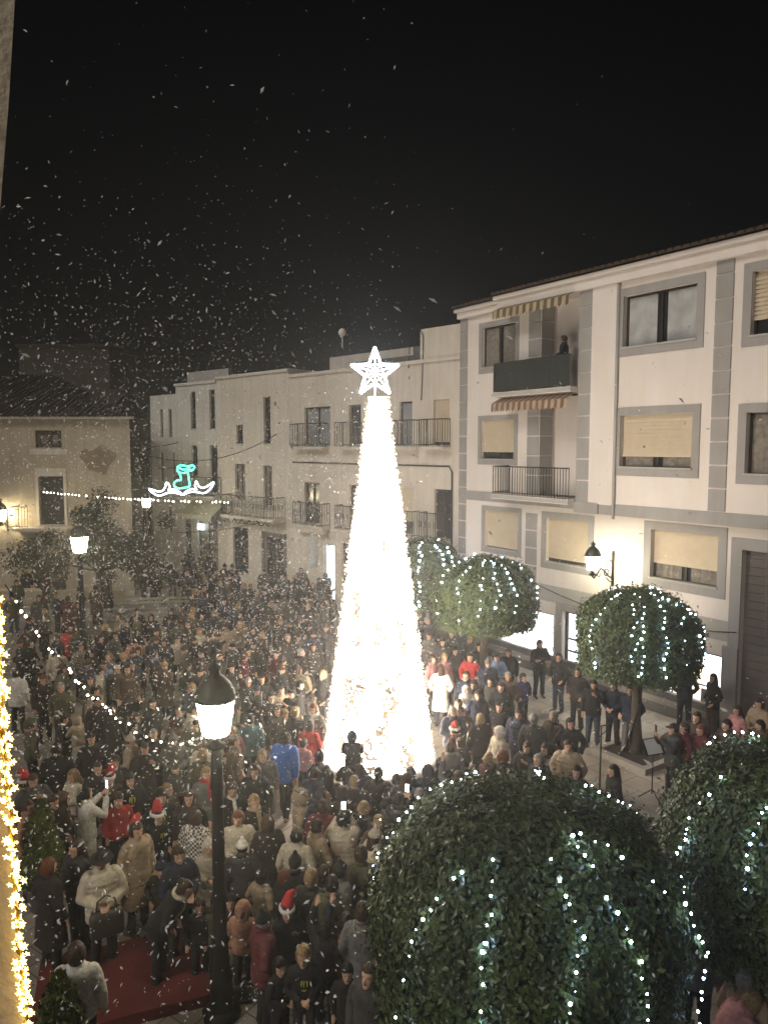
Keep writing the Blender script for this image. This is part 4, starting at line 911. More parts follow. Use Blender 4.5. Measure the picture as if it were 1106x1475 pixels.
# ================================================================ red carpet and small things on the square
cpts = [at_z(60, 1398), at_z(285, 1345), at_z(313, 1446), at_z(205, 1474), at_z(40, 1520)]
cm = MB(); up = Vector((0, 0, .16)); n = len(cpts); cm.add([tuple(p) for p in cpts] + [tuple(p + up) for p in cpts], [tuple(range(n, 2 * n))] + [(k, (k + 1) % n, n + (k + 1) % n, n + k) for k in range(n)])
tag(cm.build('red_carpet_platform', M['carpet']), 'low platform covered in plain dark red carpet beside the foot of the street lamp', 'platform')
def stand(px, py, h, label):
    p = at_z(px, py); e = empty('microphone_stand', p, 0, label, 'stand'); m = MB(); m.tube([(0, 0, .05), (0, 0, h)], .018, 6); m.build('pole', M['iron'], e)
    m = MB(); [m.tube([(0, 0, .12), (.3 * cos(a), .3 * sin(a), .01)], .014, 5) for a in (0, 2.1, 4.2)]; m.build('feet', M['iron'], e)
    m = MB(); m.tube([(0, 0, h), (.10, -.08, h + .05)], .014, 5); m.ball((.13, -.10, h + .07), .035, 8, 6); m.tube([(-.05, 0, h - .25), (.10, 0, h - .12)], .012, 5); m.build('microphone', M['iron'], e)
stand(863, 1148, 1.58, 'slim black microphone stand alone on the bare pavement near the shop')
sa, sb = Vector((t3.x - .08, t3.y - .17, 1.35)), at_z(888, 1082) + Vector((0, 0, .03)); st = MB(); n = 14
sn = [sa.lerp(sb, i / n) - Vector((0, 0, .35 * sin(pi * i / n))) for i in range(n + 1)]
for i in range(n):
    w0, w1_ = .05 + .10 * sin(pi * i / n), .05 + .10 * sin(pi * (i + 1) / n); s_ = Vector((.6, .8, .3))
    st.quad(sn[i] - s_ * w0, sn[i] + s_ * w0, sn[i + 1] + s_ * w1_, sn[i + 1] - s_ * w1_); 
tag(st.build('white_streamer', mat('gauze', (.42, .40, .38), .9)), 'strip of white gauze trailing from the tree trunk to the pavement', 'streamer')
def music_stand(px, py, label):
    p = at_z(px, py); e = empty('music_stand', p, R(20), label, 'stand'); m = MB(); m.tube([(0, 0, .1), (0, 0, 1.05)], .014, 6); [m.tube([(0, 0, .2), (.28 * cos(a), .28 * sin(a), .01)], .012, 5) for a in (.5, 2.6, 4.7)]; m.build('legs', M['iron'], e)
    m = MB(); m.add([(-.25, -.10, 1.0), (.25, -.10, 1.0), (.25, .10, 1.3), (-.25, .10, 1.3), (-.25, -.085, .99), (.25, -.085, .99), (.25, .115, 1.29), (-.25, .115, 1.29)], [(0, 1, 2, 3), (7, 6, 5, 4), (0, 4, 5, 1), (2, 6, 7, 3)]); m.build('desk', M['iron'], e)
    m = MB(); m.quad((-.2, -.095, 1.025), (.18, -.095, 1.025), (.18, .08, 1.288), (-.2, .08, 1.288)); m.build('sheet', M['white_metal'], e)
music_stand(938, 1150, 'tilted music stand with pale sheets near the soil pit')
# speckled cloth held up near the street lamp
p = at_y(372, 1412, 9.6); m, nt, b = new_mat('speckled_cloth'); N = nt.nodes.new; tcn = N('ShaderNodeTexCoord'); vo = N('ShaderNodeTexVoronoi'); vo.inputs['Scale'].default_value = 26; nt.links.new(tcn.outputs['Object'], vo.inputs['Vector'])
rp = N('ShaderNodeValToRGB'); rp.color_ramp.interpolation = 'CONSTANT'; rp.color_ramp.elements[0].color = (.5, .5, .48, 1); rp.color_ramp.elements[1].position = .27; rp.color_ramp.elements[1].color = (.02, .02, .022, 1); nt.links.new(vo.outputs['Distance'], rp.inputs['Fac']); nt.links.new(rp.outputs['Color'], b.inputs['Base Color'])
c = MB(); nu, nv = 14, 10; vs = []
for lay in (0, .02):
    for j in range(nv + 1):
        for i in range(nu + 1):
            u, v = i / nu - .5, j / nv - .5; vs.append((u * .64 + v * .12, v * .46, .10 * cos(u * 2.6) * cos(v * 2.4) + .02 * sin(7 * u + 5 * v) + .22 * u - lay - .12 * (abs(v) > .45)))
W_ = nu + 1; K_ = W_ * (nv + 1)
c.add(vs, [(j * W_ + i, j * W_ + i + 1, (j + 1) * W_ + i + 1, (j + 1) * W_ + i) for j in range(nv) for i in range(nu)] + [(K_ + (j + 1) * W_ + i, K_ + (j + 1) * W_ + i + 1, K_ + j * W_ + i + 1, K_ + j * W_ + i) for j in range(nv) for i in range(nu)], 0, True)
um = c.build('umbrella', m, None, p); tag(um, 'half folded black umbrella speckled with white beside the cat-eared child', 'umbrella')
h_ = MB(); h_.tube([(0, 0, .12), (-.06, 0, -.35), (-.08, 0, -.55)], .010, 6); h_.tube([(-.08, 0, -.55), (-.12, 0, -.6), (-.16, 0, -.56)], .014, 6); h_.build('handle', M['iron'], um)
tg = MB(); tg.box(-.02, .07, -.08, .03, .128, .134); tg.build('price_tag', M['cream_metal'], um)

# ================================================================ blown flakes
fl = MB(); rr = random.Random(21); cnt = 0
def flake(p, s):
    d_ = Vector((rr.gauss(0, 1), rr.gauss(0, 1), rr.gauss(0, 1))).normalized(); e_ = d_.orthogonal().normalized(); L_ = s * rr.uniform(.8, 2.4)
    o = len(fl.v); f_ = d_.cross(e_)
    fl.v += [tuple(p - d_ * L_), tuple(p + e_ * s * .7 + f_ * s * .3), tuple(p + d_ * L_), tuple(p - e_ * s * .7 + f_ * s * .3), tuple(p - f_ * s * .35)]
    fl.f += [(o, o + 1, o + 4), (o + 1, o + 2, o + 4), (o + 2, o + 3, o + 4), (o + 3, o, o + 4), (o, o + 3, o + 2, o + 1)]; fl.mi += [0] * 5; fl.sm += [False] * 5
while cnt < 30000:
    r = rr.random()
    if r < .68: p = Vector((rr.gauss(-4.2, 3.2), rr.uniform(6, 30), abs(rr.gauss(4.4, 3.0))))
    elif r < .9: p = Vector((rr.uniform(-9, 9), rr.uniform(4.5, 26), rr.uniform(.3, 9)))
    elif r < .985: p = Vector((rr.gauss(-7, 4), rr.uniform(14, 34), rr.uniform(7, 12.5)))
    else: p = Vector((rr.uniform(-9, 9), rr.uniform(6, 24), rr.uniform(6, 16)))
    if (p - EYE).length < 3.5 or (p.xy - Vector((1.47, 7.35))).length < 1.6 and p.z < 4.4: continue
    if (p - RB.o).dot(RB.n) < .8: continue
    if p.x > .5 and p.z > 2.5 and rr.random() < .75: continue
    flake(p, rr.choice((.007, .008, .009, .010, .012, .014, .016, .021))); cnt += 1
struct(fl.build('foam_snow', mat('foam_flake', (.85, .85, .85), .9)), 'stuff')
# ---- added thin mist volume, stands for camera bloom and the veil over dark parts
hz = MB(); hz.box(-75, 75, -6, 95, -1, 14.0); m = bpy.data.materials.new('bloom_mist'); m.use_nodes = True; nt = m.node_tree
nt.nodes.remove(nt.nodes['Principled BSDF']); pv = nt.nodes.new('ShaderNodeVolumePrincipled'); pv.inputs['Color'].default_value = (.88, .87, .87, 1); pv.inputs['Density'].default_value = BLOOM_DENSITY; pv.inputs['Anisotropy'].default_value = .74
nt.links.new(pv.outputs['Volume'], nt.nodes['Material Output'].inputs['Volume']); struct(hz.build('bloom_haze', m), 'stuff')
print('setting built', round(time.time() - T0, 1))
# ================================================================ people
TP = time.time()
M['jacket'] = cloth('jacket_cloth'); M['puffer'] = cloth('quilted_cloth', .6, .25, 14); M['plaid'] = cloth('plaid_cloth', plaid=True); M['knit'] = cloth('knitwear', .95, .3, 22)
M['trousers'] = cloth('trouser_cloth', .9, .3, 12); M['hair'] = cloth('hair', .55, .55, 34); M['hat'] = cloth('hat_cloth', .95, .25, 20); M['white_trim'] = mat('white_fleece', (.7, .68, .64), .95)
M['skin'] = cloth('skin', .55, .12, 18)
M['face_mark'] = mat('eyes_and_brows', (.075, .045, .034), .5); M['lips'] = mat('lips', (.22, .085, .07), .5); M['shoe'] = mat('shoe', (.03, .028, .026), .6, (.015, .014, .013), 8)
M['emblem'] = mat('yellow_print', (.55, .55, .05), .7)
DG = bpy.context.evaluated_depsgraph_get
def remesh(mb, vox, it=2):
    me = bpy.data.meshes.new('tmp'); me.from_pydata(mb.v, [], mb.f); me.update()
    o = bpy.data.objects.new('tmp', me); COL.objects.link(o)
    r = o.modifiers.new('r', 'REMESH'); r.mode = 'VOXEL'; r.voxel_size = vox; r.use_smooth_shade = True
    if it: s = o.modifiers.new('s', 'SMOOTH'); s.iterations = it; s.factor = .5
    bpy.context.view_layer.update(); out = bpy.data.meshes.new_from_object(o.evaluated_get(DG())); bpy.data.objects.remove(o); bpy.data.meshes.remove(me)
    return out
def mapped(mb, fn): mb.v = [tuple(fn(Vector(v))) for v in mb.v]; return mb
def rings(m, rs, n=22, smooth=True):
    """closed loft over horizontal ellipses (z, half width, half depth, y offset)"""
    vs = []
    for z, a, b, y in rs:
        for k in range(n):
            t = 2 * pi * k / n; c, s = cos(t), sin(t); e = .85
            vs.append((a * (abs(c) ** e) * (1 if c > 0 else -1), y + b * (abs(s) ** e) * (1 if s > 0 else -1), z))
    fs = [(i * n + k, i * n + (k + 1) % n, (i + 1) * n + (k + 1) % n, (i + 1) * n + k) for i in range(len(rs) - 1) for k in range(n)]
    fs += [tuple(range(n))[::-1], tuple((len(rs) - 1) * n + k for k in range(n))]
    return m.add(vs, fs, 0, smooth)
V = Vector
def S2(e, w): return [(V(e), V(w)), (V((-e[0], e[1], e[2])), V((-w[0], w[1], w[2])))]
ARMS = {'down': S2((.255, .03, 1.13), (.25, -.07, .88)), 'pockets': S2((.30, .06, 1.14), (.205, -.11, .96)), 'clasp': S2((.265, -.03, 1.13), (.05, -.26, 1.06)),
        'folded': [(V((.27, -.07, 1.14)), V((-.10, -.22, 1.16))), (V((-.27, -.07, 1.12)), V((.10, -.235, 1.12)))],
        'phone': S2((.24, -.19, 1.22), (.065, -.36, 1.46)), 'onephone': [(V((.25, -.17, 1.20)), V((.05, -.34, 1.40))), (V((-.255, .03, 1.13)), V((-.25, -.07, .88)))],
        'raise': [(V((.30, -.10, 1.58)), V((.26, -.20, 1.84))), (V((-.255, .03, 1.13)), V((-.2, -.14, .93)))], 'hold': S2((.27, -.12, 1.15), (.08, -.30, 1.16)),
        'sit': S2((.24, -.12, 1.15), (.12, -.30, 1.02))}
POSES = {k: dict(arms=v, legs='stand') for k, v in ARMS.items()}
POSES['sit']['legs'] = 'sit'; POSES['walk'] = dict(arms=[(V((.25, -.08, 1.13)), V((.23, -.22, .92))), (V((-.25, .10, 1.13)), V((-.25, .10, .87)))], legs='walk')
POSES['bend'] = dict(arms=S2((.26, -.08, 1.14), (.12, -.22, .93)), legs='stand', lean=38)
LEGS = {'stand': [((.10, -.015, .48), (.115, .01, .075)), ((-.10, -.02, .48), (-.125, .0, .075))], 'walk': [((.09, -.13, .49), (.10, -.17, .075)), ((-.09, .02, .48), (-.10, .26, .12))], 'sit': [((.14, -.36, .93), (.13, -.42, .52)), ((-.14, -.36, .93), (-.13, -.42, .52))]}
HEADYAW = {'down': 0, 'pockets': 18, 'clasp': -12, 'folded': 8, 'phone': 0, 'onephone': -8, 'raise': 0, 'hold': 10, 'sit': 0, 'walk': 0, 'bend': 0}
HEADPITCH = {'down': 4, 'pockets': -4, 'clasp': 6, 'folded': 0, 'phone': -4, 'onephone': 8, 'raise': -8, 'hold': 10, 'sit': 0, 'walk': 4, 'bend': -5}
class Rig:
    def __init__(s, pose, child):
        s.pose, s.child = pose, child; s.k = .70 if child else 1.0; s.hs = .90 if child else 1.0; s.rk = .76 if child else 1.0
        s.lean = R(POSES[pose].get('lean', 0)); s.arms = POSES[pose]['arms']; s.legs = LEGS[POSES[pose]['legs']]
        nk = s.up(V((0, .0, 1.47))); s.head = Matrix.Translation(nk + V((0, -.012 * s.hs, .115 * s.hs)) + V((0, -.06, -.03)) * (s.lean > 0)) @ Matrix.Rotation(R(HEADYAW[pose]), 4, 'Z') @ Matrix.Rotation(R(HEADPITCH[pose]) + s.lean * .6, 4, 'X') @ Matrix.Scale(s.hs, 4)
    def up(s, p):
        p = V(p)
        if s.lean:
            o = V((0, 0, .95)); t = min(1, max(0, (p.z - .9) / .15)); p = o + Matrix.Rotation(s.lean * t, 3, 'X') @ (p - o)
        return p * s.k
def body(rg):
    m = MB(); t = MB(); rings(t, [(.86, .13, .09, 0), (.95, .155, .105, 0), (1.08, .14, .095, 0), (1.25, .165, .11, 0), (1.38, .17, .09, 0), (1.44, .09, .07, 0), (1.47, .055, .058, 0), (1.54, .052, .055, -.008)])
    for (e, w_), sd in zip(rg.arms, (1, -1)):
        t.tube([(sd * .15, 0, 1.38), e, w_], [.04, .036, .028], 10)
        d_ = (w_ - e).normalized(); sdv = V((1, 0, 0)) if abs(d_.x) < .8 else V((0, 0, 1)); sdv = (sdv - d_ * sdv.dot(d_)).normalized(); nv = d_.cross(sdv)
        pc = w_ + d_ * .05; t.tube([w_ - d_ * .01, w_ + d_ * .03, w_ + d_ * .085], [(.024, .018), (.040, .017), (.038, .015)], 10)
        for i, (o_, L_) in enumerate(((-.030, .062), (-.010, .075), (.010, .070), (.030, .055))):
            b_ = w_ + d_ * .08 + sdv * o_; t.tube([b_, b_ + d_ * L_ * .55 + nv * .008 * sd, b_ + d_ * L_ * .9 + nv * .028 * sd + sdv * o_ * .25], [.0095, .009, .0075], 6)
        b_ = w_ + d_ * .03 - sdv * .035 * sd; t.tube([b_, b_ + d_ * .03 - sdv * .022 * sd, b_ + d_ * .06 - sdv * .024 * sd + nv * .02 * sd], [.011, .010, .008], 6)
    mapped(t, rg.up); m.add(t.v, t.f); t = MB()
    for (kn, an), sd in zip(rg.legs, (1, -1)):
        t.tube([(sd * .085, 0, .92), kn, an], [.075, .055, .04], 10)
        a = V(an); t.tube([a + V((0, .055, -.035)), a + V((0, .0, -.03)), a + V((0, -.09, -.042)), a + V((0, -.17, -.05)), a + V((0, -.20, -.052))], [(.03, .03), (.042, .045), (.045, .034), (.042, .026), (.02, .016)], 10)
    mapped(t, lambda p: p * rg.k); m.add(t.v, t.f)
    h = MB(); rings(h, [(-.122, .018, .022, -.055), (-.112, .036, .036, -.048), (-.08, .054, .064, -.02), (-.04, .065, .082, -.004), (0, .072, .092, .004), (.04, .075, .098, .006), (.075, .068, .088, .008), (.10, .050, .062, .010), (.116, .022, .028, .010)], 24)
    h.tube([(0, -.080, .022), (0, -.102, -.012), (0, -.112, -.026), (0, -.092, -.038)], [.008, .012, .014, .008], 8); h.tube([(-.018, -.088, -.058), (0, -.095, -.058), (.018, -.088, -.058)], [.006, .010, .006], 6)
    for sd in (1, -1): h.ball((sd * .075, .012, -.005), .026, 8, 6, 0, .4, .8, 1.2); h.tube([(sd * .012, -.088, .030), (sd * .034, -.084, .034), (sd * .055, -.07, .028)], [.007, .009, .006], 6)
    mapped(h, lambda p: rg.head @ p); m.add(h.v, h.f)
    me = remesh(m, .0105 if not rg.child else .009, 1)
    for k_ in ('skin', 'face_mark', 'lips', 'shoe'): me.materials.append(M[k_])
    inv = rg.head.inverted()
    for p in me.polygons:
        if p.center.z < .085 * rg.k: p.material_index = 3; continue
        q = inv @ p.center
        if q.y < -.05 and abs(q.z) < .13:
            if abs(abs(q.x) - .031) < .0105 and abs(q.z - .008) < .0055: p.material_index = 1
            elif False and abs(abs(q.x) - .034) < .020 and abs(q.z - .033) < .006: p.material_index = 1
            elif abs(q.x) < .025 and abs(q.z + .058) < .008: p.material_index = 2
    return me
def folds(me, amp):
    ns = [v.normal.copy() for v in me.vertices]
    for v, n in zip(me.vertices, ns):
        c = v.co; f = noise.noise(V((c.x * 9, c.y * 9, c.z * 16))) + .6 * noise.noise(V((c.x * 24 + 5, c.y * 24, c.z * 30)))
        v.co = c + n * (f * amp)
    return me
def jacket(rg, cut):
    t = MB(); pf = cut == 'puffer'
    hem = {'hip': .80, 'puffer': .76, 'coat': .46, 'knit': .84, 'cape': .74}[cut]; fat = 1.16 if pf else (1.06 if cut == 'coat' else 1.0)
    prof = [(1.0, .178, .132), (1.10, .172, .128), (1.20, .184, .135), (1.30, .198, .137), (1.37, .198, .128), (1.42, .165, .108), (1.452, .095, .085), (1.475, .078, .082), (1.505, .074, .080)]
    zs = []; z = hem
    while z < .99: zs.append((z, .19 + (.05 * (1 - (z - hem) / (1 - hem)) if cut == 'coat' else .006), .140 + (.04 * (1 - (z - hem) / (1 - hem)) if cut == 'coat' else .004))); z += .06
    rs = []
    for i, (z, a, b) in enumerate(zs + prof):
        q = fat * (1.0 if z > 1.43 and not pf else 1.0)
        rs.append((z, a * q, b * q, 0))
    if pf:
        fine = []
        for i in range(len(rs) - 1):
            for k in range(4):
                f = k / 4; r = [rs[i][j] * (1 - f) + rs[i + 1][j] * f for j in range(4)]; w_ = 1 + .075 * abs(sin(pi * r[0] / .085)) if r[0] < 1.42 else 1.03; fine.append((r[0], r[1] * w_ * .95, r[2] * w_ * .97, r[3]))
        rs = fine + [rs[-1]]
    rings(t, rs)
    for (e, w_), sd in zip(rg.arms, (1, -1)):
        sh = V((sd * .165, .0, 1.385)); q = 1.2 if pf else 1.0; w2 = e.lerp(w_, .93)
        pts = [sh, sh.lerp(e, .45) + V((sd * .01, 0, 0)), e, e.lerp(w2, .5), w2]; rd = [.078 * q, .073 * q, .066 * q, .059 * q, .050 * q]; t.ball(sh - V((sd * .005, 0, .006)), .083 * q, 12, 8)
        if pf:
            P_, R_ = [], []
            for i in range(4):
                for k in range(4): f = k / 4; P_.append(pts[i].lerp(pts[i + 1], f)); R_.append((rd[i] * (1 - f) + rd[i + 1] * f) * (.94 + .12 * abs(sin(pi * (i * 4 + k) / 3.2))))
            pts, rd = P_ + [pts[-1]], R_ + [rd[-1]]
        t.tube(pts, rd, 12)
    if cut in ('hip', 'puffer', 'coat') : t.tube([V((.072 * cos(a), .01 + .078 * sin(a), 1.475 - .02 * sin(a) * -1)) for a in [2 * pi * i / 14 + pi / 2 for i in range(15)]], .026 if not pf else .034, 8)
    if cut == 'cape':                                               # a shawl over shoulders and upper arms
        rings(t, [(1.08, .29, .20, 0), (1.2, .28, .19, 0), (1.34, .24, .165, 0), (1.43, .15, .12, 0), (1.48, .085, .085, 0)])
    mapped(t, rg.up)
    if rg.child: mapped(t, lambda p: V((p.x * 1.06, p.y * 1.08, p.z)))
    return folds(remesh(t, .016 if not rg.child else .0125, 3), .009 if cut in ('hip', 'coat') else .006)
def trousers(rg):
    t = MB(); rings(t, [(.80, .12, .10, 0), (.88, .165, .122, 0), (.98, .165, .122, 0), (1.04, .15, .11, 0)])
    for (kn, an), sd in zip(rg.legs, (1, -1)):
        a = V(an) + V((0, .01, .01)); t.tube([(sd * .088, 0, .93), V((sd * .088, 0, .93)).lerp(V(kn), .5), kn, V(kn).lerp(a, .5), a], [.10, .092, .074, .068, .066], 12)
    mapped(t, lambda p: p * rg.k); 
    if rg.child: mapped(t, lambda p: V((p.x * 1.06, p.y * 1.08, p.z)))
    return folds(remesh(t, .016 if not rg.child else .0125, 2), .008)
def headgear(kind):
    """in the head's own frame: centre of the skull at the origin, face along -y"""
    m = MB(); rr = random.Random(hash(kind) % 1000 if False else sum(map(ord, kind)))
    def shell(a, b, c, face, off=(0, .008, .0), nz=.0, low=-.13):
        vs = []; n, q = 28, 18
        for j in range(q + 1):
            ph = pi * j / q
            for i in range(n):
                th_ = 2 * pi * i / n; d_ = V((sin(ph) * cos(th_), sin(ph) * sin(th_), -cos(ph))); p = V((d_.x * a, d_.y * b, d_.z * c)) + V(off)
                if nz: p += d_ * nz * noise.noise(d_ * 5 + V((3, 1, sum(map(ord, kind)) % 17)))
                if face(p): p = V((p.x * .6, p.y * .6, p.z * .8))
                p.z = max(p.z, low); vs.append(p)
        m.add(vs, [(j * n + i, j * n + (i + 1) % n, (j + 1) * n + (i + 1) % n, (j + 1) * n + i) for j in range(q) for i in range(n)] + [tuple(range(n))[::-1]], 0, True)
    F_ = lambda p: (p.y < -.03 and p.z < .046) or p.z < -.05
    if kind == 'short': shell(.094, .116, .138, F_, nz=.018)
    elif kind == 'crop': shell(.088, .112, .131, lambda p: (p.y < -.03 and p.z < .05) or p.z < -.045, nz=.008)
    elif kind == 'bob': shell(.100, .119, .138, lambda p: p.y < -.035 and p.z < .05, nz=.014, low=-.12)
    elif kind == 'long': shell(.096, .117, .138, lambda p: p.y < -.035 and p.z < .05, nz=.012); m.tube([(0, .05, .02), (0, .085, -.10), (0, .10, -.20), (0, .10, -.30)], [(.085, .07), (.10, .05), (.105, .04), (.06, .02)], 16)
    elif kind == 'curly': shell(.118, .128, .140, lambda p: p.y < -.05 and p.z < .045, nz=.04, low=-.13)
    elif kind == 'bun': shell(.090, .114, .134, F_, nz=.006); m.ball((0, .085, .085), .05, 12, 8)
    elif kind == 'ponytail': shell(.090, .114, .134, F_, nz=.006); m.tube([(0, .10, .05), (0, .145, .03), (0, .15, -.08), (0, .125, -.20)], [.025, .04, .038, .012], 10)
    elif kind == 'beanie': shell(.090, .112, .145, lambda p: p.z < .018, nz=.003, low=-.02); m.lathe([(.094, .010), (.100, .02), (.100, .055), (.094, .065)], 24, (0, .008, 0), 0, True, .96, 1.15); m.ball((0, .01, .155), .035, 10, 8)
    elif kind == 'cap': shell(.086, .108, .132, lambda p: p.z < .03, low=.0); m.tube([(0, -.06, .048), (0, -.12, .044), (0, -.165, .036)], [(.075, .012), (.072, .010), (.045, .008)], 14)
    elif kind == 'brim_hat': shell(.086, .108, .145, lambda p: p.z < .04, low=.02); m.lathe([(.08, .040), (.165, .034), (.168, .044), (.085, .056)], 26, (0, .01, 0))
    elif kind == 'hood': shell(.112, .130, .145, lambda p: p.y < -.045 and p.z < .075 and abs(p.x) < .085, off=(0, .018, -.01), nz=.004, low=-.15); m.tube([V((.082 * cos(a), -.075 + .03 * abs(cos(a)), -.02 + .108 * sin(a))) for a in [2 * pi * i / 18 for i in range(19)]], .020, 8)
    elif kind == 'cat_ears':
        m.tube([V((.082 * cos(a), .005, .02 + .112 * sin(a))) for a in [pi * i / 12 for i in range(13)]], .008, 6)
        for sd in (1, -1): m.lathe([(.034, 0), (.030, .03), (.012, .062), (.002, .07)], 10, (sd * .055, 0, .10), 0, True, 1, .5)
    elif kind == 'santa':
        shell(.092, .114, .125, lambda p: p.z < .035, low=.03); m.tube([(0, .01, .08), (.02, .03, .14), (.05, .075, .185), (.10, .13, .165), (.13, .165, .10)], [.088, .072, .055, .036, .016], 14)
    me = remesh(m, .0095, 1); return me
def santa_trim():
    m = MB(); m.lathe([(.090, .015), (.106, .025), (.106, .062), (.090, .072)], 24, (0, .008, 0), 0, True, .97, 1.16); m.ball((.135, .175, .075), .034, 10, 8); return remesh(m, .009, 1)
MESH = {}
def get(key, fn, *mats):
    if key not in MESH:
        me = fn(); me.name = key[0]
        if mats:
            me.materials.clear(); [me.materials.append(m) for m in mats]
        MESH[key] = me
    return MESH[key]
RIG = {}
def rig(pose, child):
    if (pose, child) not in RIG: RIG[(pose, child)] = Rig(pose, child)
    return RIG[(pose, child)]
C_ = dict(k=(.022, .021, .021), n=(.022, .027, .05), g=(.15, .145, .14), G=(.055, .053, .05), w=(.66, .62, .56), c=(.46, .40, .31), b=(.33, .25, .17), B=(.085, .055, .036), r=(.42, .035, .035), m=(.12, .03, .032), u=(.03, .14, .50), l=(.20, .28, .46), t=(.05, .14, .16), o=(.09, .085, .05), p=(.45, .21, .21), e=(.44, .23, .145), y=(.5, .38, .06), v=(.05, .05, .16), j=(.05, .06, .085), d=(.035, .028, .024))
CN = dict(k='black', n='navy', g='grey', G='charcoal', w='white', c='cream', b='beige', B='brown', r='red', m='maroon', u='blue', l='pale blue', t='teal', o='olive', p='pink', e='peach', y='yellow', v='violet blue', d='dark brown')
HC = dict(k=(.014, .010, .008), b=(.05, .028, .016), y=(.28, .19, .09), g=(.26, .25, .24), r=(.15, .05, .02))
HN = dict(k='dark', b='brown', y='blond', g='grey', r='red')
CUTN = dict(hip='jacket', puffer='padded jacket', coat='long coat', knit='top', cape='shawl')
prng = random.Random(99); PEOPLE = []
def col4(c, j=.12): f = 1 + prng.uniform(-j, j); return tuple(max(0, v * f) for v in c) + (1,)
def person(loc, yaw, label, coat='k', hair='k', style='short', pose='down', cut='hip', child=False, legs='k', hat=None, hatc='k', size=1.0, plaid=False, emblem=False, scarf=None, group='people crowding the square'):
    rg = rig(pose, child); kc = 'c' if child else 'a'
    o = link('person', get(('body', pose, kc), lambda: body(rg))); o.location = loc; o.rotation_euler = (0, 0, yaw); o.scale = (size * prng.uniform(.97, 1.05), size * prng.uniform(.97, 1.05), size)
    tone = prng.choice([(.48, .29, .20), (.54, .34, .24), (.44, .26, .175), (.50, .31, .215)]); o.color = (*tone, 1)
    tag(o, label, 'person', group)
    jm_ = M['plaid'] if plaid else M['puffer'] if cut == 'puffer' else M['knit'] if cut in ('knit', 'cape') else M['jacket']
    q = link(CUTN[cut].replace(' ', '_'), get(('jacket', pose, kc, cut, plaid), lambda: jacket(rg, cut), jm_), o); q.color = col4(C_[coat])
    q = link('trousers', get(('trousers', rg.pose if POSES[pose]['legs'] != 'stand' else 'stand', kc), lambda: trousers(rg), M['trousers']), o); q.color = col4(C_[legs])
    if style and hat not in ('hood',):
        q = link('hair', get(('hair', style), lambda: headgear(style), M['hair']), o); q.matrix_local = rg.head; q.color = col4(HC[hair])
        if hat in ('beanie', 'cap', 'santa', 'brim_hat'): q.matrix_local = rg.head @ Matrix.Scale(.955, 4)
    if hat:
        q = link(dict(santa='santa_hat', hood='hood', cat_ears='eared_headband').get(hat, hat), get((hat, 'gear'), lambda: headgear(hat), M['hat']), o); q.matrix_local = rg.head; q.color = col4(C_[hatc])
        if hat == 'santa': z_ = link('hat_trim', get(('hat_trim',), santa_trim, M['white_trim']), q)
    if scarf:
        def sc_():
            m = MB(); m.tube([V((.085 * cos(a), .005 + .092 * sin(a), 1.475 + .012 * sin(2 * a))) for a in [2 * pi * i / 16 for i in range(17)]], .036, 8); m.tube([(.03, -.11, 1.45), (.05, -.165, 1.30), (.06, -.165, 1.10)], [(.04, .02), (.05, .015), (.045, .012)], 8); mapped(m, rg.up); return remesh(m, .012, 2)
        q = link('scarf', get(('scarf', pose, kc), sc_, M['knit']), o); q.color = col4(C_[scarf])
    if emblem:
        def em_():
            m = MB(); y = -.152
            for pts in ([(-.055, 1.32), (-.03, 1.325), (-.035, 1.27), (-.05, 1.22), (-.062, 1.26)], [(-.02, 1.315), (0, 1.32), (-.004, 1.25), (-.012, 1.19), (-.022, 1.25)], [(.012, 1.31), (.05, 1.305), (.048, 1.24), (.03, 1.20), (.028, 1.27)], [(-.05, 1.17), (.03, 1.165), (.01, 1.145), (-.03, 1.15)]):
                m.add([(a, y, b) for a, b in pts] + [(a, y + .004, b) for a, b in pts], [tuple(range(len(pts))), tuple(range(len(pts), 2 * len(pts)))[::-1]])
            mapped(m, rg.up); 
            if rg.child: mapped(m, lambda p: V((p.x * 1.06, p.y * 1.08 - .006, p.z)))
            me = bpy.data.meshes.new('emblem'); me.from_pydata(m.v, [], m.f); return me
        q = link('chest_emblem', get(('emblem', pose, kc), em_, M['emblem']), o)
    PEOPLE.append(o); return o
def yaw_of(f, p):
    if isinstance(f, (int, float)): base = math.atan2(p.x, p.y) ; return -base + R(f)      # degrees from facing the viewer
    if f == 'T': d_ = V((TX, TY, 0)) - p; return math.atan2(d_.x, -d_.y)
    return 0
TAKEN = []
def stand_at(px, py, child, size=1.0, top=None):
    p = at_z(px, py, (1.62 if not child else 1.13) * size); p.z = 0; return p
# px, py of the head, facing (degrees from the viewer, positive turns to the viewer's right; T = to the lit tree), label, options
HAND = []
def H_(px, py, f, label, coat='k', **k): HAND.append((px, py, f, label, coat, k))
H_(777, 926, 25, 'tall person in black padded jacket, arms crossed, by the bright poster window', 'k', pose='folded', size=1.03)
H_(805, 945, -40, 'person in short black jacket and blue jeans beside the shop door', 'k', legs='j', pose='pockets')
H_(832, 966, -30, 'person in dark brown coat half hidden under the tree leaves', 'd', cut='hip', pose='pockets')
H_(855, 984, 0, 'person in black jacket holding a phone under the tree before the shop', 'k', pose='onephone', legs='j')
H_(884, 986, -20, 'person in navy jacket with hands joined, head lost in the leaves', 'n', pose='clasp')
H_(908, 992, -30, 'person in grey trousers behind the gauze strip', 'n', legs='g', pose='pockets')
H_(987, 962, 180, 'dark figure with back turned against the white shop window', 'k', pose='pockets', size=1.04)
H_(1027, 975, -60, 'long-haired figure in dark coat at the right end of the shop window', 'd', style='long', pose='pockets', cut='hip', legs='B', hair='b')
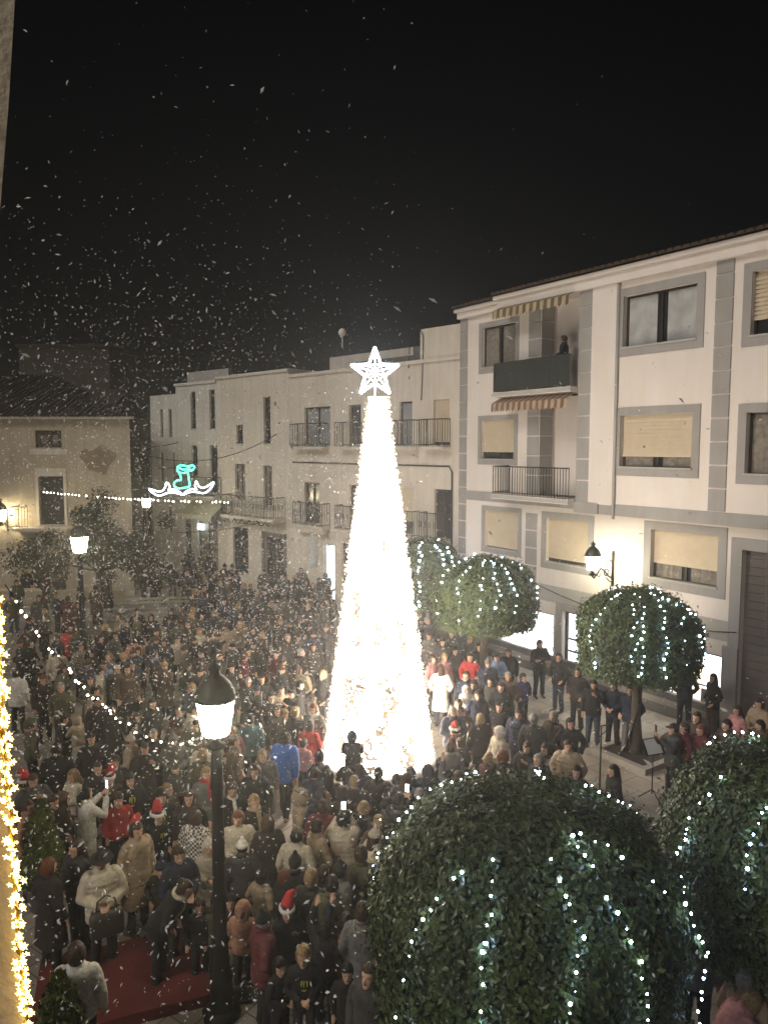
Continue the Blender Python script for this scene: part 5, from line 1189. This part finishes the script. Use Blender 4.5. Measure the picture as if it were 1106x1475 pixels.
H_(714, 946, 15, 'person in pale blue padded jacket with arms folded', 'l', cut='puffer', pose='folded')
H_(753, 976, 30, 'small person in violet blue jacket near the plinth', 'v', child=True, size=1.12, pose='pockets')
H_(732, 938, 0, 'person in dark coat at the end of the plinth, behind the pale blue jacket', 'k')
H_(677, 945, -20, 'person in bright red jacket, dark hair', 'r', cut='hip', pose='pockets')
H_(690, 930, 0, 'person in black behind the bright red jacket', 'k')
H_(655, 936, 20, 'person in charcoal jacket beyond the long white coat', 'G')
H_(640, 945, 40, 'blond person beside the long white coat', 'p', hair='y', style='bob')
H_(622, 948, 60, 'pink clad person at the very edge of the glowing cone', 'p', style='bob', hair='b')
H_(635, 962, 170, 'person with long dark hair in white coat, back turned, beside the glowing cone', 'w', cut='coat', style='long', hair='b', legs='n', pose='pockets')
H_(683, 984, -30, 'person in black top and white trousers carrying a small one in white', 'k', pose='hold', legs='w', size=1.02)
H_(722, 988, -10, 'dark-haired person in black coat smiling towards the square', 'k', style='long', cut='hip', pose='clasp')
H_(748, 1026, -20, 'person in navy padded jacket, snow on the front', 'n', cut='puffer')
H_(692, 1034, 200, 'person with blond bob seen from behind near the glowing cone', 'd', hair='y', style='bob')
H_(719, 1052, -60, 'person with cream hooded jacket over dark clothes', 'c', hat='hood', hatc='w', cut='hip', pose='clasp')
H_(655, 1052, 'T', 'small person in pink santa hat at the cone base', 'm', child=True, hat='santa', hatc='r', size=1.15)
H_(648, 1076, 'T', 'person in pale grey padded jacket by the cone base', 'g', cut='puffer', style='short', hair='b')
H_(664, 1072, 'T', 'brown-haired small person beside the pale grey padded jacket', 'G', child=True, hair='b', size=1.15)
H_(703, 1094, 150, 'small person with fair hair and red collar', 'm', child=True, hair='y', size=1.15)
H_(724, 1088, 190, 'person with curly red hair, dark coat', 'd', hair='r', style='curly')
H_(768, 1034, 175, 'broad person in slate coat with back turned', 'G', cut='coat', style='short', hair='g', size=1.05)
H_(797, 1030, -30, 'grey-haired person in brown coat beside the slate coat', 'B', hair='g', cut='hip', scarf='k')
H_(821, 1040, 5, 'person in black coat behind the beige padded jacket', 'k', pose='pockets')
H_(818, 1072, -10, 'person in beige padded jacket, hands in pockets', 'b', cut='puffer', pose='pockets', hair='b', size=1.03)
H_(776, 1092, -50, 'bald person in black jacket next to the beige padded jacket', 'k', hair='g', style='crop')
H_(783, 1115, 0, 'small person in black hood just above the big trimmed tree', 'k', child=True, hair='b', size=1.1)
H_(830, 1112, -10, 'small dark-haired person in front of the beige padded jacket', 'd', child=True, style='long', size=1.12)
H_(884, 1108, -70, 'person with long dark hair seated low before the music stand', 'k', style='long', size=.96)
H_(970, 1048, -60, 'person in grey jacket photographing near the soil pit', 'G', pose='phone', hat='cap', hatc='k')
H_(986, 1046, -70, 'person close behind the photographer near the soil pit', 'm', hair='b')
H_(1010, 1050, -50, 'person in red speckled coat under the shop window', 'm', cut='puffer', style='bob', hair='r')
H_(1062, 1022, -50, 'person in dusty pink coat before the dark metal door', 'p', style='long', hair='b', cut='coat')
H_(1094, 1012, -40, 'person in beige sweater at the dark metal door', 'b', style='bob', hair='b', cut='knit', pose='clasp')
H_(1047, 1042, -40, 'person in brown jacket between pink coat and red speckled coat', 'B')
H_(1075, 1405, 150, 'person with light curly hair under the trimmed trees at the picture edge', 'b', style='curly', hair='g')
H_(1036, 1425, 120, 'fair-haired person bending under the trimmed trees', 'p', style='bob', hair='y', pose='bend')
H_(1005, 1330, 170, 'person in grey coat between the two close trimmed trees', 'g', hair='b')
# tree base
H_(507, 1092, 175, 'dark person in front of the glowing cone carrying a small one on the shoulders', 'k', pose='hold', hat='cap')
H_(460, 1092, 170, 'small person in dark cap outlined against the glowing cone', 'n', child=True, hat='beanie', hatc='n', size=1.2)
H_(545, 1112, 170, 'person with dark ponytail outlined against the cone base', 'd', style='ponytail')
H_(571, 1122, 180, 'short dark-haired person low at the cone base', 'k', size=.95)
H_(592, 1112, 185, 'dark person in cap between two outlined heads at the cone base', 'n', hat='cap', hatc='n')
H_(616, 1108, 190, 'person in navy hood at the right foot of the cone', 'n', hat='hood', hatc='n')
H_(634, 1098, 200, 'person with dark bob at the right foot of the cone', 'k', style='bob')
H_(604, 1143, 175, 'bald-headed person below the outlined heads', 'G', style='crop', hair='g')
H_(575, 1150, 160, 'person lifting a phone below the glowing cone', 'k', pose='phone')
H_(660, 1118, 190, 'person with white sleeve raised near the big tree top', 'g', pose='raise', hair='b')
H_(682, 1112, 170, 'small person with brown hair near the curly red hair', 'd', child=True, size=1.15, hair='b')
# left of tree
H_(410, 1062, 160, 'person walking in a bright blue padded jacket, back turned', 'u', cut='puffer', pose='walk', style='curly', hair='k', size=1.04)
H_(446, 1046, 160, 'small person in bright red coat by the glowing cone', 'r', child=True, cut='coat', style='bob', hair='b', size=1.2)
H_(456, 1018, -30, 'person with long auburn hair and white scarf by the cone', 'g', style='long', hair='r', scarf='w')
H_(437, 1072, 150, 'small person in pink between red coat and blue jacket', 'p', child=True, hair='b')
H_(421, 997, -30, 'smiling person in black coat pointing a pale rod', 'k', pose='onephone')
H_(390, 1003, 20, 'person with centre-parted dark hair left of the pale rod', 'k', style='long')
H_(397, 1022, 50, 'person in dark coat turned to the cone below the pale rod', 'd', style='bob', hair='b')
H_(409, 1030, 30, 'small person with golden hair and raised hand', 'd', child=True, size=1.25, hair='y')
H_(425, 1027, 150, 'small fair-haired person with back turned beside the golden one', 'G', child=True, size=1.25, hair='y')
H_(358, 980, 0, 'bald person in long black coat behind the bright lantern', 'k', style='crop', hair='g', cut='coat')
H_(377, 977, 5, 'person in black with cropped hair next to the bald one', 'k', style='crop', hair='b')
H_(356, 937, 30, 'tall person in black leather jacket, face lit orange', 'k', pose='pockets', size=1.04)
H_(452, 930, 0, 'fair-faced person in dark clothes close to the cone edge', 'd', hair='b')
H_(434, 968, 180, 'small person in tan jacket, back turned, left of the cone', 'b', child=True, cut='puffer', size=1.2)
H_(361, 1036, 180, 'person in teal top with bare nape, back turned', 't', cut='knit', style='bun', hair='k')
H_(337, 1066, 70, 'person in brown coat in profile beside the lantern', 'B', hair='b')
H_(378, 1086, 10, 'person with long blond hair in light grey coat', 'g', style='long', hair='y', cut='coat')
H_(368, 1108, -20, 'person in black behind the string lights near the blond one', 'k', hair='b')
H_(288, 908, 0, 'person in beige wool coat with folded arms', 'c', cut='hip', pose='folded', style='long', hair='y')
H_(310, 908, 0, 'person in cream jacket beyond the lantern cap', 'c')
H_(327, 902, 180, 'person in sand coloured coat turned away in the packed crowd', 'b', hair='b')
H_(346, 898, 0, 'person in pale fur hood at the edge of the packed crowd', 'b', hat='hood', hatc='b')
H_(198, 880, 20, 'person in black on the near side of the bench', 'k')
H_(218, 888, 0, 'person in black hood in front of the bench', 'k', hat='hood', hatc='k')
H_(246, 880, 20, 'person in dark jacket holding a light sheet near the bench', 'd', pose='clasp')
H_(282, 872, 150, 'person reaching out an arm behind the beige wool coat', 'd', pose='raise', hair='b')
H_(194, 922, 180, 'person in peach jacket, back turned', 'e', hair='k')
H_(226, 911, 10, 'small person with brown hair between two black coats', 'B', child=True, size=1.25, hair='b')
H_(256, 922, 0, 'small person in cream fluffy jacket', 'c', child=True, size=1.25, cut='puffer', hair='b')
H_(222, 942, 100, 'person in mauve scarf seen in profile', 'd', scarf='l', hair='b', legs='k')
H_(183, 962, 20, 'large person in chestnut coat with pale shoulder strap', 'B', cut='puffer', size=1.07, style='long', hair='b')
H_(150, 957, 10, 'person with wavy hair in lilac grey jacket', 'l', style='long', hair='b')
H_(144, 967, 90, 'person in cream jacket with black strap in profile', 'c', cut='hip', hair='k', style='crop')
H_(219, 1012, 40, 'person with orange-lit face in black jacket', 'k', style='crop', hair='b')
H_(160, 1022, 130, 'tall person in long black coat turned away near the string lights', 'k', cut='coat', size=1.05, hair='b')
H_(92, 908, 180, 'person in glowing red jacket, back turned, at the far left', 'r', cut='puffer', hair='k')
H_(83, 938, 180, 'person in pale jacket, back turned, below the glowing red one', 'c', hair='k')
H_(117, 930, 20, 'person in patchy white fleece beside the pale jacket', 'c', plaid=True, hair='b')
H_(62, 978, 20, 'person with ginger hair in dark jacket', 'd', style='long', hair='r')
H_(88, 988, 0, 'person with grey hair in dark green coat', 'o', hair='g', style='bob')
H_(24, 970, 150, 'person in white padded jacket at the gold garland', 'w', cut='puffer', hair='k')
H_(98, 862, 170, 'person in rust coloured coat by the far lamp post', 'm', cut='coat', hair='b')
H_(140, 1008, 30, 'person in dark coat nearest the dark gap in the crowd', 'd')
H_(91, 1034, 60, 'person in black jacket carrying a hooded small one', 'k', pose='hold')
H_(82, 1078, 170, 'big person in black coat with back turned near the gold garland', 'k', cut='coat', size=1.08)
H_(44, 1040, 100, 'person in green hooded jacket and pink scarf', 'o', hat='hood', hatc='o', scarf='p')
H_(131, 1062, 20, 'person with dark bob looking down left of the black coat', 'k', style='bob')
H_(141, 1104, 10, 'smooth-haired person in dark jumper behind the santa hats', 'd', style='crop', hair='b')
H_(166, 1098, 0, 'small person with light brown hair behind a santa hat', 'G', child=True, size=1.25, hair='b')
H_(158, 1122, 10, 'small person in santa hat and brown top', 'B', child=True, hat='santa', hatc='r', size=1.2)
H_(187, 1120, 15, 'person in black hoodie with yellow mark beside a santa hat', 'k', emblem=True)
H_(36, 1128, 70, 'small person in orange-red santa hat at the gold garland', 'e', child=True, hat='santa', hatc='r', size=1.2)
H_(40, 1160, 60, 'person with pink-lit face behind the yellow-green conifer', 'e', style='crop', hair='b')
H_(124, 1142, 120, 'person in white sweater lifting a phone', 'w', cut='knit', pose='phone', style='ponytail', hair='k', legs='w')
H_(170, 1152, 15, 'small person in red hoodie with printed front', 'r', child=True, size=1.2, hair='b')
H_(194, 1196, 30, 'small person in santa hat and black top, hands together', 'k', child=True, hat='santa', hatc='r', pose='clasp', size=1.15)
H_(76, 1152, 40, 'person in dark brown near the yellow-green conifer top', 'd', hair='b')
H_(146, 1236, 5, 'person in black cap and cream padded jacket holding a dark bag', 'c', cut='puffer', pose='clasp', hat='brim_hat', hatc='k', size=1.04)
H_(70, 1246, 120, 'person with auburn bob seen through the gold glow', 'd', style='bob', hair='r', cut='coat')
H_(110, 1370, 165, 'person with big auburn bob in white top, back turned by the carpet', 'w', cut='knit', style='bob', hair='b', size=1.03)
H_(221, 1056, 15, 'person with cropped grey hair in black coat', 'k', style='crop', hair='g')
H_(208, 1076, 20, 'person in black shawl with hand raised to the chin', 'k', pose='onephone', style='bun', cut='coat')
H_(250, 1064, 5, 'person in long grey coat with pale scarf', 'g', cut='coat', scarf='g', hat='beanie', hatc='g', pose='clasp')
H_(292, 1086, 160, 'person with golden bob seen from behind under the lantern', 'o', style='bob', hair='y')
H_(297, 1112, 10, 'blond person in grey jacket with red scarf', 'g', style='bob', hair='y', scarf='r')
H_(232, 1148, 5, 'small person in black hoodie above a santa hat', 'k', child=True, size=1.3, emblem=True, hair='k')
H_(226, 1176, 40, 'small person in santa hat and black hoodie with yellow mark', 'k', child=True, hat='santa', hatc='r', emblem=True, size=1.2)
H_(272, 1146, 0, 'person with loose hair in dark top beside the lamp pole', 'd', style='long', hair='b')
H_(282, 1176, 150, 'person in black and white checked jacket', 'w', plaid=True, cut='hip', hair='b', style='bob')
H_(301, 1220, 10, 'small person wrapped in a white hooded coat by the lamp pole', 'c', child=True, hat='hood', hatc='c', cut='coat', pose='clasp', size=1.1)
H_(256, 1038, 150, 'person with frizzy brown hair left of the lantern', 'B', style='curly', hair='b')
H_(226, 1262, 70, 'person bending forward in black with pale scarf', 'k', pose='bend', scarf='c', hair='b', style='bun')
H_(288, 1305, 0, 'small dark person by the corner of the red platform', 'k', child=True, hair='b')
H_(312, 1302, 10, 'small person in dark green against the lamp pole', 'o', child=True, hair='b')
H_(350, 1310, -20, 'small person in pink hooded jacket right of the lamp pole', 'e', child=True, hat='hood', hatc='e', size=1.05)
H_(332, 1298, 0, 'small person in black behind the pink hood', 'k', child=True, hair='k')
H_(349, 1218, 180, 'person in white bobble hat, back turned', 'G', hat='beanie', hatc='w', size=.93)
H_(335, 1138, 0, 'small person in white scarf right of the lamp pole', 'k', child=True, scarf='w', size=1.25, hair='b')
H_(343, 1176, 0, 'person in cream cardigan right of the lamp pole', 'c', cut='knit', pose='clasp', style='bob', hair='r')
H_(366, 1152, 20, 'person with beige scarf over dark jacket', 'd', scarf='b', hair='y', style='bob')
H_(386, 1182, 180, 'person in dark coat with brown fur hood, back turned', 'd', cut='coat', hat='hood', hatc='B')
H_(433, 1148, 90, 'small person in brown teddy coat and hood', 'b', child=True, hat='hood', hatc='b', cut='coat', size=1.3)
H_(464, 1160, 170, 'person in maroon coat near the teddy coat', 'm', cut='coat', hair='b', style='bob')
H_(427, 1202, 160, 'person in flat cap and light grey sweater', 'c', cut='knit', hat='cap', hatc='o')
H_(495, 1178, 180, 'person in cream padded jacket lifting a lit phone', 'c', cut='puffer', pose='phone', style='curly', hair='k')
H_(540, 1202, 120, 'person in ivory knitted hat and pale jacket', 'c', cut='puffer', hat='beanie', hatc='c', style='long', hair='b')
H_(520, 1228, 170, 'person in pale green jacket beside the ivory hat', 'o', hair='b', style='bob')
H_(425, 1240, 170, 'person in black hat in front of the light grey sweater', 'k', hat='beanie', hatc='k')
H_(411, 1266, 60, 'small person with orange-lit face in black', 'k', child=True, hair='r', size=1.2)
H_(448, 1262, 160, 'person with fawn hair in dark coat', 'd', style='bob', hair='y')
H_(478, 1272, 170, 'person in olive jacket ahead of the raised hands', 'o', hair='k')
H_(413, 1312, 20, 'small person in red santa hat and black, arm out', 'k', child=True, hat='santa', hatc='r', size=1.15, pose='onephone')
H_(437, 1376, 5, 'small person in cat ears and black hoodie with yellow claw mark', 'k', child=True, hat='cat_ears', hatc='c', hair='y', style='bob', emblem=True, pose='clasp', size=1.12)
H_(402, 1392, 40, 'small person in black hoodie holding the speckled umbrella', 'k', child=True, emblem=True, pose='clasp')
H_(468, 1338, 150, 'small person in black raising a hand', 'k', child=True, pose='raise', size=1.15)
H_(498, 1330, 170, 'small person with hand raised next to the grey coat', 'n', child=True, pose='raise', size=1.15)
H_(495, 1356, -20, 'small person with red headband and long brown hair', 'm', child=True, style='long', hair='r')
H_(522, 1310, 175, 'person in grey speckled coat with brown bob, back turned', 'g', style='bob', hair='b', cut='coat')
H_(532, 1400, -30, 'person with white sleeve stretched to the big trimmed tree', 'G', pose='raise', style='bob', hair='b')
H_(500, 1400, 0, 'small dark-haired person below the red headband', 'k', child=True)
# far side
H_(237, 777, 160, 'person in dark blue walking up the side street', 'n', pose='walk', legs='n')
H_(226, 782, 150, 'person in long dark coat walking up the side street', 'k', pose='walk', cut='coat')
H_(206, 818, 120, 'person standing by the dark spreading tree at the street mouth', 'k', pose='pockets')
H_(224, 826, 170, 'person in long black skirted coat at the street mouth', 'k', cut='coat', style='long')
H_(248, 815, 160, 'person in black at the edge of the packed crowd by the street', 'k', pose='pockets')
H_(282, 788, 180, 'person in bright blue hood in the packed crowd by the shop', 'u', hat='hood', hatc='u')
H_(38, 822, 20, 'person in bobble hat by the lit stained wall', 'k', hat='beanie', hatc='c')
H_(24, 838, 10, 'person in olive coat by the lit stained wall', 'o', cut='coat')
H_(68, 830, 160, 'person in long brown coat by the lit stained wall', 'B', cut='coat', size=1.05)
H_(155, 838, 130, 'person in dark coat on the stone steps', 'k', cut='coat')
H_(138, 846, 150, 'person in brown coat beside the one on the stone steps', 'B', cut='coat')
BIG = []
for (px, py, f, label, coat, k) in HAND:
    p = stand_at(px, py, k.get('child', False), k.get('size', 1.0)); 
    dt = V((p.x - TX, p.y - TY, 0))
    if dt.length < TR + .45: dt.normalize(); p = V((TX, TY, 0)) + dt * (TR + .45); 
    z0_ = .16 if False else 0
    o = person(V((p.x, p.y, z0_)), yaw_of(f, p), label, coat, **k); TAKEN.append((p.x, p.y)); BIG.append((o, label, px, py))
# carried ones, the one on the balcony
def by(label): return next(b for b in BIG if label in b[1])[0]
def carried(host, dx, dy, z, label, yaw=0, **k):
    h = by(host); off = Matrix.Rotation(h.rotation_euler.z, 3, 'Z') @ V((dx, dy, 0))
    return person(h.location + off + V((0, 0, z)), h.rotation_euler.z + R(yaw), label, child=True, pose='sit', **k)
carried('on the shoulders', 0, -.02, 1.47 - .93 * .7 + .08, 'small hooded person riding on shoulders, outlined against the glowing cone', coat='n', hat='hood', hatc='n')
carried('carrying a small one in white', -.05, -.33, 1.10 - .55, 'small person in white jacket carried in arms by the glowing cone', 60, coat='w', cut='puffer', hat='hood', hatc='w', size=.9)
carried('carrying a hooded small one', -.03, -.33, 1.12 - .55, 'small person in fawn padded jacket and hood carried in arms', 160, coat='b', cut='puffer', hat='hood', hatc='b', size=.9)
bx_, bz_ = RB.px(812, 497, -.1); person(RB.world(bx_, .1, zs2), RB.th + R(-60), 'person in navy jacket standing alone on the top balcony with green cover', 'n', pose='clasp', hair='b')
# ---- the rest of the crowd, filled in between
def inpoly(x, y, P_):
    c = False; j = len(P_) - 1
    for i in range(len(P_)):
        if (P_[i][1] > y) != (P_[j][1] > y) and x < (P_[j][0] - P_[i][0]) * (y - P_[i][1]) / (P_[j][1] - P_[i][1]) + P_[i][0]: c = not c
        j = i
    return c
ZONES = [([(268, 800), (300, 785), (345, 785), (380, 822), (480, 828), (478, 900), (380, 905), (262, 880)], 16, .5, 'kkkkddnGB', (120, 235)),
         ([(120, 880), (260, 890), (470, 900), (455, 1000), (400, 1050), (320, 1010), (130, 1010)], 30, .46, 'kkdnGBobmgk', (-70, 110)),
         ([(50, 1010), (330, 1020), (400, 1110), (395, 1200), (330, 1300), (210, 1240), (60, 1220), (40, 1100)], 21, .45, 'kkdnGBobmc', (-60, 110)),
         ([(330, 1110), (400, 1200), (560, 1150), (560, 1260), (545, 1340), (345, 1345), (330, 1330)], 20, .40, 'kkdnGBgbm', (90, 240)),
         ([(440, 1090), (640, 1130), (700, 1110), (600, 1180), (540, 1200), (450, 1150)], 18, .36, 'kkknndG', (150, 205)),
         ([(625, 915), (700, 915), (770, 1000), (800, 1100), (640, 1110), (630, 1000)], 14, .42, 'kkdnGBG', (-60, 20)),
         ([(10, 800), (120, 830), (120, 950), (60, 1010), (20, 960)], 9, .5, 'kdoBGo', (-10, 80)),
         ([(590, 880), (690, 885), (700, 930), (625, 930)], 4, .5, 'kdGn', (-40, 40)), ([(980, 1010), (1100, 1040), (1100, 1085), (990, 1075)], 3, .55, 'kdBm', (-60, 0))]
CLEAR = [[(395, 1090), (450, 1120), (450, 1250), (395, 1240)], [(205, 780), (262, 770), (245, 810), (215, 812)], [(100, 1010), (135, 1010), (130, 1050), (100, 1050)]]
frng = random.Random(5); USED = {b[1] for b in BIG}; ANCH = [b for b in BIG if len(b[1].split()) <= 8]
def fill_label(px, py, coat, cut, hair, hat, child):
    who = 'small person' if child else 'person'; dress = f'{CN[coat]} {CUTN[cut]}'; top = {'beanie': 'knitted hat', 'cap': 'cap', 'hood': 'hood up'}.get(hat, f'{HN[hair]} hair')
    for b in sorted(ANCH, key=lambda b: (b[2] - px) ** 2 + (1.6 * (b[3] - py)) ** 2)[:14]:
        dx, dy = px - b[2], py - b[3]; rel = (['just left of', 'just right of'][dx > 0] if abs(dx) > abs(dy) * 1.2 else ['just behind', 'just in front of'][dy > 0])
        for t in (f'{who} in {dress} {rel} the {b[1]}', f'{who}, {top}, {dress}, {rel} the {b[1]}'):
            if t not in USED and len(t.split()) <= 16: USED.add(t); return t
    return None
for poly, cnt, dmin, coats, fr_ in ZONES:
    x0, x1 = min(p[0] for p in poly), max(p[0] for p in poly); y0, y1 = min(p[1] for p in poly), max(p[1] for p in poly); made = tries = 0
    while made < cnt and tries < 4000:
        tries += 1; px, py = frng.uniform(x0, x1), frng.uniform(y0, y1)
        if not inpoly(px, py, poly) or any(inpoly(px, py + 60, c) or inpoly(px, py, c) for c in CLEAR): continue
        child = frng.random() < (.22 if py > 1000 else .06); size = frng.uniform(.95, 1.06) * (1.12 if child else 1); p = stand_at(px, py, child, size)
        if (py > 1190 or (py > 1000 and px < 440)) and any(abs(px - b[2]) < 24 and 0 < py - b[3] < 70 for b in BIG): continue
        if (p.xy - V((TX, TY))).length < TR + .45 or any((p.x - a) ** 2 + (p.y - b) ** 2 < dmin ** 2 for a, b in TAKEN): continue
        if any((p.xy - V(t)).length < .5 for t in ((-2.07, 9.2), (1.47, 7.35), (4.98, 8.75), (t3.x, t3.y), (2.92, 21))): continue
        coat = frng.choice(coats); cut = frng.choice(['hip', 'hip', 'puffer', 'coat', 'hip'] if not child else ['hip', 'puffer']); hair = frng.choice('kkkbbbyg'); style = frng.choice(['short', 'short', 'crop', 'bob', 'long', 'long', 'ponytail', 'bun']); hat = frng.choice([None] * 6 + ['beanie', 'hood', 'cap']); pose = frng.choice(['down', 'pockets', 'pockets', 'clasp', 'folded', 'onephone', 'down', 'hold' if not child else 'clasp'])
        lab = fill_label(px, py, coat, cut, hair, hat, child)
        if not lab: continue
        person(p, yaw_of(frng.uniform(*fr_), p), lab, coat, hair=hair, style=style, hat=hat, hatc=frng.choice('kGnBgc') if hat != 'hood' else coat, pose=pose, cut=cut, child=child, size=size, legs=frng.choice('kkjnGd'))
        TAKEN.append((p.x, p.y)); made += 1
    print('zone', made, cnt)
# ---- past three hundred people: the far packed crowd that shows smallest, as one mass
def low(me, ratio):
    o = bpy.data.objects.new('tmp', me); COL.objects.link(o); d_ = o.modifiers.new('d', 'DECIMATE'); d_.ratio = ratio; bpy.context.view_layer.update()
    out = bpy.data.meshes.new_from_object(o.evaluated_get(DG())); bpy.data.objects.remove(o)
    r = ([v.co.copy() for v in out.vertices], [tuple(p.vertices) for p in out.polygons]); bpy.data.meshes.remove(out); return r
CV, CF, CC = [], [], []; LOW = {}; made = tries = 0
FAR = [([(262, 785), (345, 782), (400, 815), (482, 826), (480, 905), (262, 885)], 70, .36), ([(110, 885), (262, 885), (480, 905), (470, 985), (120, 960)], 34, .42), ([(588, 885), (690, 885), (690, 925), (622, 925)], 8, .4), ([(15, 805), (110, 830), (110, 930), (30, 930)], 12, .45)]
for poly, cnt, dmin in FAR:
    made = tries = 0; x0, x1 = min(p[0] for p in poly), max(p[0] for p in poly); y0, y1 = min(p[1] for p in poly), max(p[1] for p in poly)
    while made < cnt and tries < 4000:
        tries += 1; px, py = frng.uniform(x0, x1), frng.uniform(y0, y1)
        if not inpoly(px, py, poly): continue
        size = frng.uniform(.94, 1.06); p = stand_at(px, py, False, size)
        if (p.xy - V((TX, TY))).length < TR + .45 or any((p.x - a) ** 2 + (p.y - b) ** 2 < dmin ** 2 for a, b in TAKEN): continue
        if any((p.xy - V(t)).length < .5 for t in ((2.92, 21), (t5.x + .2, 26.6))): continue
        pose = frng.choice(['down', 'pockets', 'clasp', 'folded', 'onephone']); cut = frng.choice(['hip', 'coat', 'puffer']); st_ = frng.choice(['short', 'long', 'bob', 'beanie']); rg = rig(pose, False)
        tm = Matrix.Translation(p) @ Matrix.Rotation(frng.uniform(0, 6.28), 4, 'Z') @ Matrix.Scale(size, 4)
        for key, me, mm, cc in (('b' + pose, get(('body', pose, 'a'), lambda: body(rg)), Matrix(), (.44, .27, .185)), ('j' + pose + cut, get(('jacket', pose, 'a', cut, False), lambda: jacket(rg, cut), M['puffer'] if cut == 'puffer' else M['jacket']), Matrix(), C_[frng.choice('kkkddnGBo')]), ('t', get(('trousers', 'stand', 'a'), lambda: trousers(rg), M['trousers']), Matrix(), C_['k']), ('h' + st_, get(('hair', st_) if st_ != 'beanie' else ('beanie', 'gear'), lambda: headgear(st_), M['hair'] if st_ != 'beanie' else M['hat']), rg.head, HC[frng.choice('kkbby')])):
            if key not in LOW: LOW[key] = low(me, .12)
            vs, fs = LOW[key]; o_ = len(CV); CV += [tm @ mm @ v for v in vs]; CF += [tuple(i + o_ for i in f) for f in fs]; CC += [cc] * len(vs)
        TAKEN.append((p.x, p.y)); made += 1
    print('far', made)
cm_, nt, b = new_mat('crowd_cloth'); at_ = nt.nodes.new('ShaderNodeAttribute'); at_.attribute_name = 'cloth'; nt.links.new(at_.outputs['Color'], b.inputs['Base Color']); b.inputs['Roughness'].default_value = .85
me = bpy.data.meshes.new('crowd'); me.from_pydata([tuple(v) for v in CV], [], CF); ca = me.color_attributes.new('cloth', 'FLOAT_COLOR', 'POINT'); ca.data.foreach_set('color', [x for c in CC for x in (*c, 1.0)]); me.materials.append(cm_); me.polygons.foreach_set('use_smooth', [True] * len(me.polygons)); struct(link('crowd', me), 'stuff')
# ---- things held
def held(name, host, dx, dy, z, mb, m, label, cat, rz=0):
    h = by(host); off = Matrix.Rotation(h.rotation_euler.z, 3, 'Z') @ V((dx, dy, 0)); o = mb.build(name, m, None, h.location + off + V((0, 0, z))); o.rotation_euler = (0, 0, h.rotation_euler.z + rz); return tag(o, label, cat)
def phone(host, label, dz=1.55, dy=-.40):
    m = MB(); m.box(-.037, .037, -.005, .004, 0, .15); o = held('phone', host, 0, dy, dz, m, M['iron'], label, 'phone'); s = MB(); s.quad((-.033, .0055, .008), (.033, .0055, .008), (.033, .0055, .142), (-.033, .0055, .142)); s.build('screen', M['screen'], o); o['group'] = 'phones held up in the crowd'
phone('lifting a lit phone', 'lit phone held up by the person in cream padded jacket'); phone('white sweater lifting', 'phone held up by the person in white sweater'); phone('lifting a phone below', 'phone held up low before the glowing cone'); phone('photographing near', 'phone raised by the photographer near the soil pit')
def bag(host, dx, dy, z, m, label, w_=.36, h_=.30, d_=.14):
    b = MB(); n = 8; vs = []
    for j, (sx_, zz_) in enumerate(((.8, 0), (1, .08), (1, .7), (.86, 1))):
        for k in range(16):
            a = 2 * pi * k / 16; vs.append((w_ / 2 * sx_ * (abs(cos(a)) ** .5) * (1 if cos(a) > 0 else -1), d_ / 2 * (sx_) * (abs(sin(a)) ** .5) * (1 if sin(a) > 0 else -1), zz_ * h_))
    b.add(vs, [(j * 16 + k, j * 16 + (k + 1) % 16, (j + 1) * 16 + (k + 1) % 16, (j + 1) * 16 + k) for j in range(3) for k in range(16)] + [tuple(range(16))[::-1], tuple(48 + k for k in range(16))], 0, True)
    o = held('bag', host, dx, dy, z, b, m, label, 'bag'); s = MB(); s.tube([(-w_ * .3, 0, h_ * .95), (-w_ * .25, 0, h_ * 1.4), (0, 0, h_ * 1.6), (w_ * .25, 0, h_ * 1.4), (w_ * .3, 0, h_ * .95)], .012, 6); s.build('strap', m, o)
bag('black cap and cream', .02, -.30, .72, mat('dark_leather', (.05, .042, .035), .5), 'slouchy dark bag held before the cream padded jacket', .46, .36, .18)
bag('mauve scarf', .16, .05, .95, mat('mustard_fabric', (.5, .36, .05), .8), 'mustard yellow bag hanging beside the mauve scarf', .26, .34, .14)
bag('white cap' if False else 'long black coat turned away', .24, .0, .70, mat('dark_fabric', (.03, .03, .03), .8), 'black shoulder bag on the tall person in long black coat', .34, .30, .14)
rd = MB(); rd.tube([(0, 0, 0), (-.55, -.05, .02)], .010, 6); rd.tube([(-.55, -.05, -.22), (-.55, -.05, .26)], .011, 6); held('pale_rod', 'pointing a pale rod', -.05, -.36, 1.42, rd, M['white_metal'], 'pale tee-shaped rod pointed by the smiling person in black', 'rod')
print('people', len(PEOPLE), 'meshes', len(MESH), round(time.time() - TP, 1), 's; labels over 16:', [o['label'] for o in PEOPLE if len(o['label'].split()) > 16][:5], 'dups', len(PEOPLE) - len({o['label'] for o in PEOPLE}))
